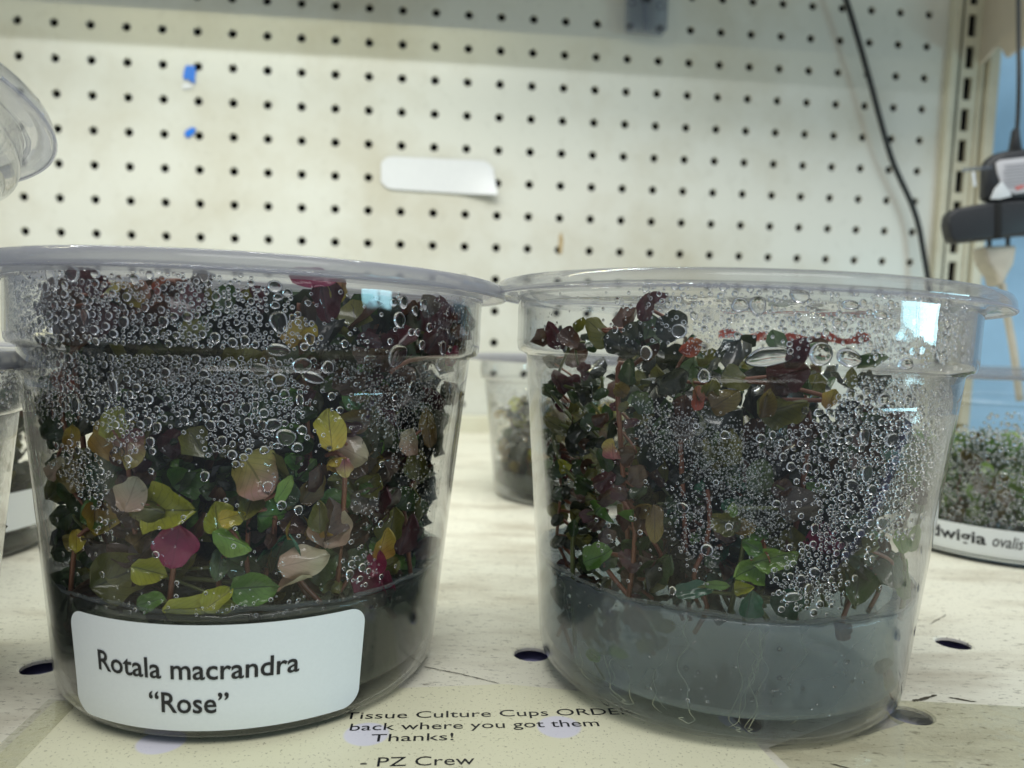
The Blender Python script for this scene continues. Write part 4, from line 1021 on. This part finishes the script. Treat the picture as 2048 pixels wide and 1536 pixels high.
# clear plastic hook at the top
hk = link('hanging_clip', None, mw=BM, label='translucent grey plastic clip hanging at the top of the pegboard', cat='clip')
M_clip = clear('clip_plastic', tint=(.72, .75, .80), milk=.15, milkcol=(.5, .53, .6), wave=1.0, wscale=200, rough=.1)
bplate('clip_body', [(1252, -30), (1331, -26), (1327, 66), (1322, 73), (1254, 66), (1249, 60)], -6, 9, M_clip, parent=hk)
bplate('clip_rib', [(1286, -30), (1292, -30), (1292, 66), (1287, 66)], -15.2, 4, M_clip, parent=hk)
for (u, v) in ((1263, 5), (1321, 12), (1260, 53), (1317, 61)):
    c_ = bray(u, v, -15.4); vv, ff = tube([c_ + Vector((math.cos(t) * .0028, 0, math.sin(t) * .0028)) for t in np.linspace(0, 6.283, 13)], .0006, 5)
    link('rivet_ring', mesh('rivet_ring', vv, ff, M_clip), parent=hk)
bplate('clip_pin', [(1282, -30), (1300, -30), (1300, 4), (1284, 4)], -15.5, 5, M_void, parent=hk)
# black cable
M_cable = plain('black_cable', (.012, .015, .016), .35)
pts = [bray(u, v, y) for u, v, y in ((1660, -80, -18), (1692, 0, -16), (1718, 85, -15), (1742, 170, -14), (1762, 245, -13), (1786, 325, -12), (1822, 405, -11), (1838, 455, -11), (1847, 505, -12), (1856, 560, -14), (1870, 680, -16), (1880, 760, -18))]
v, f = tube(smoothpath(pts, 6), 2.3 * K, 10)
link('power_cable', mesh('power_cable', v, f, M_cable), mw=BM, label='long thin black cable hanging down in front of the pegboard', cat='cable')

# ---- shelf bracket: a steel plate standing out from the upright, hooked into its slots
PX = 29.75 * G * K
def pray(u, v, px=PX):
    Minv = BM.inverted(); o = Minv @ (Vector(CP) * K); d = (Minv.to_3x3() @ Vector(ray(u, v)))
    t = (px - o.x) / d.x; return o + d * t
P = [pray(u, v) for u, v in ((1936, -60), (1948, 20), (1942, 62), (1932, 92), (1930, 118), (1934, 140), (1950, 138), (1968, 120), (1988, 96), (2000, 92), (2006, 104), (2012, 115), (2026, 104), (2048, 92), (2120, 60), (2160, -60))]
n = len(P); V = P + [p + Vector((3 * K, 0, 0)) for p in P]
F = [tuple(range(n)), tuple(range(n, 2 * n))[::-1]] + [(i, n + i, n + (i + 1) % n, (i + 1) % n) for i in range(n)]
link('shelf_bracket', mesh('shelf_bracket', V, F, plain('bracket_paint', (.56, .50, .40), .45, noise=.12, nscale=60), smooth=False), mw=BM,
     label='beige steel shelf bracket with a toothed lower edge hooked in the upright', cat='bracket')

# ---- power adapter group at right, hanging nearer than the wall
DY = 430.0
def at(u, v, y=DY):
    d = ray(u, v); return Vector(CP + d * (y / d[1])) * K
def slab(name, pts, y, th, m_, parent, bev=1.2, label=None):
    n = len(pts); V = [at(u, v, y) for u, v in pts]; V += [p + Vector((0, th * K, 0)) for p in V]
    F = [tuple(range(n)), tuple(range(n, 2 * n))[::-1]] + [(i, n + i, n + (i + 1) % n, (i + 1) % n) for i in range(n)]
    me = bevelled(name, V, F, m_, bev * K)
    return link(name, me, parent=parent, label=label)
M_black = plain('black_plastic', (.018, .019, .022), .45, noise=.3, nscale=400)
M_beige = plain('beige_plastic', (.50, .46, .38), .5, noise=.15, nscale=200)
M_plabel = paper('grey_print_label', (.55, .53, .55))
ps = link('power_strip', None, label='black plastic power strip end at the right edge of the photo', cat='power strip')
slab('casing', [(1896, 448), (1899, 428), (1912, 416), (1990, 402), (2120, 396), (2120, 470), (2048, 470), (1990, 478), (1912, 486), (1902, 476)], DY, 9, M_black, ps, 2.0)
slab('groove', [(1992, 406), (2004, 405), (2004, 476), (1992, 477)], DY - .8, 3, M_void, ps, .3)
ad = link('power_adapter', None, label='black plug adapter with printed grey label standing on the power strip', cat='adapter')
slab('body', [(1972, 402), (1974, 330), (1984, 310), (2010, 300), (2120, 288), (2120, 398)], DY + 2, 9, M_black, ad, 3.5)
lb = slab('rating_label', [(1992, 326), (2000, 320), (2120, 306), (2120, 376), (2030, 388), (2008, 380), (1996, 350)], DY + 1.2, 1.5, M_plabel, ad, .3)
for k in range(8):
    y_ = 330 + k * 6.2
    v0 = [at(2008 + 3 * math.sin(k * 2), y_, DY + .9), at(2100, y_ - 8, DY + .9), at(2100, y_ - 5.4, DY + .9), at(2008, y_ + 2.4, DY + .9)]
    link('print_line', mesh('print_line', v0, [(0, 1, 2, 3)], plain('faint_print', (.30, .28, .30), .6) if k == 0 else D.materials['faint_print'], smooth=False), parent=lb)
slab('red_print', [(2030, 374), (2048, 369), (2048, 376), (2034, 380)], DY + .8, .4, plain('red_print', (.55, .14, .12), .5), lb, 0)
v, f = tube(smoothpath([at(2030, 330, DY + 14), at(2031, 290, DY + 14), at(2036, 230, DY + 14), at(2038, 150, DY + 14), at(2037, 80, DY + 16), at(2036, -40, DY + 16)], 4), 1.2 * K, 8)
link('cord', mesh('cord', v, f, M_cable), parent=ad)
v, f = join([tube([at(2030, 300 - k * 8, DY + 14), at(2030.5, 296 - k * 8, DY + 14)], (3.6 - k * .35) * K, 12) for k in range(5)] + [tube([at(2030, 305, DY + 14), at(2032, 258, DY + 14)], [3.2 * K, 1.8 * K], 12)])
link('strain_relief', mesh('strain_relief', v, f, M_black), parent=ad)
sp_ = link('mains_plug', None, label='beige mains plug pushed into the underside of the power strip', cat='plug')
slab('plug_body', [(1970, 492), (2036, 490), (2030, 528), (2016, 552), (2010, 572), (2000, 572), (1996, 552), (1978, 528)], DY + 6, 14, M_beige, sp_, 2.0)
for u in (1978, 2015): slab('prong', [(u, 470), (u + 6, 470), (u + 6, 494), (u, 494)], DY + 10, 2, M_black, sp_, .2)
v, f = tube(smoothpath([at(2004, 568, DY + 12), at(2010, 610, DY + 14), at(2020, 660, DY + 16), at(2030, 720, DY + 16), at(2040, 800, DY + 20)], 4), 2.2 * K, 8)
link('cord', mesh('cord', v, f, M_beige), parent=sp_)
tg = link('cable_tag', None, label='crumpled clear and white plastic tag beside the adapter label', cat='tag')
slab('tag_strip', [(1926, 336), (1984, 330), (1984, 338), (1926, 344)], DY - 1, 1, M_clip, tg, .1)
slab('tag_tail', [(1944, 344), (1950, 344), (1953, 372), (1948, 374)], DY - 1, 1, M_white, tg, .1)
slab('tag_flap', [(1982, 398), (1990, 378), (2004, 362), (2020, 384), (2024, 392), (2000, 398)], DY - 1.5, 1, M_white, tg, .1)
bpy.context.view_layer.update()
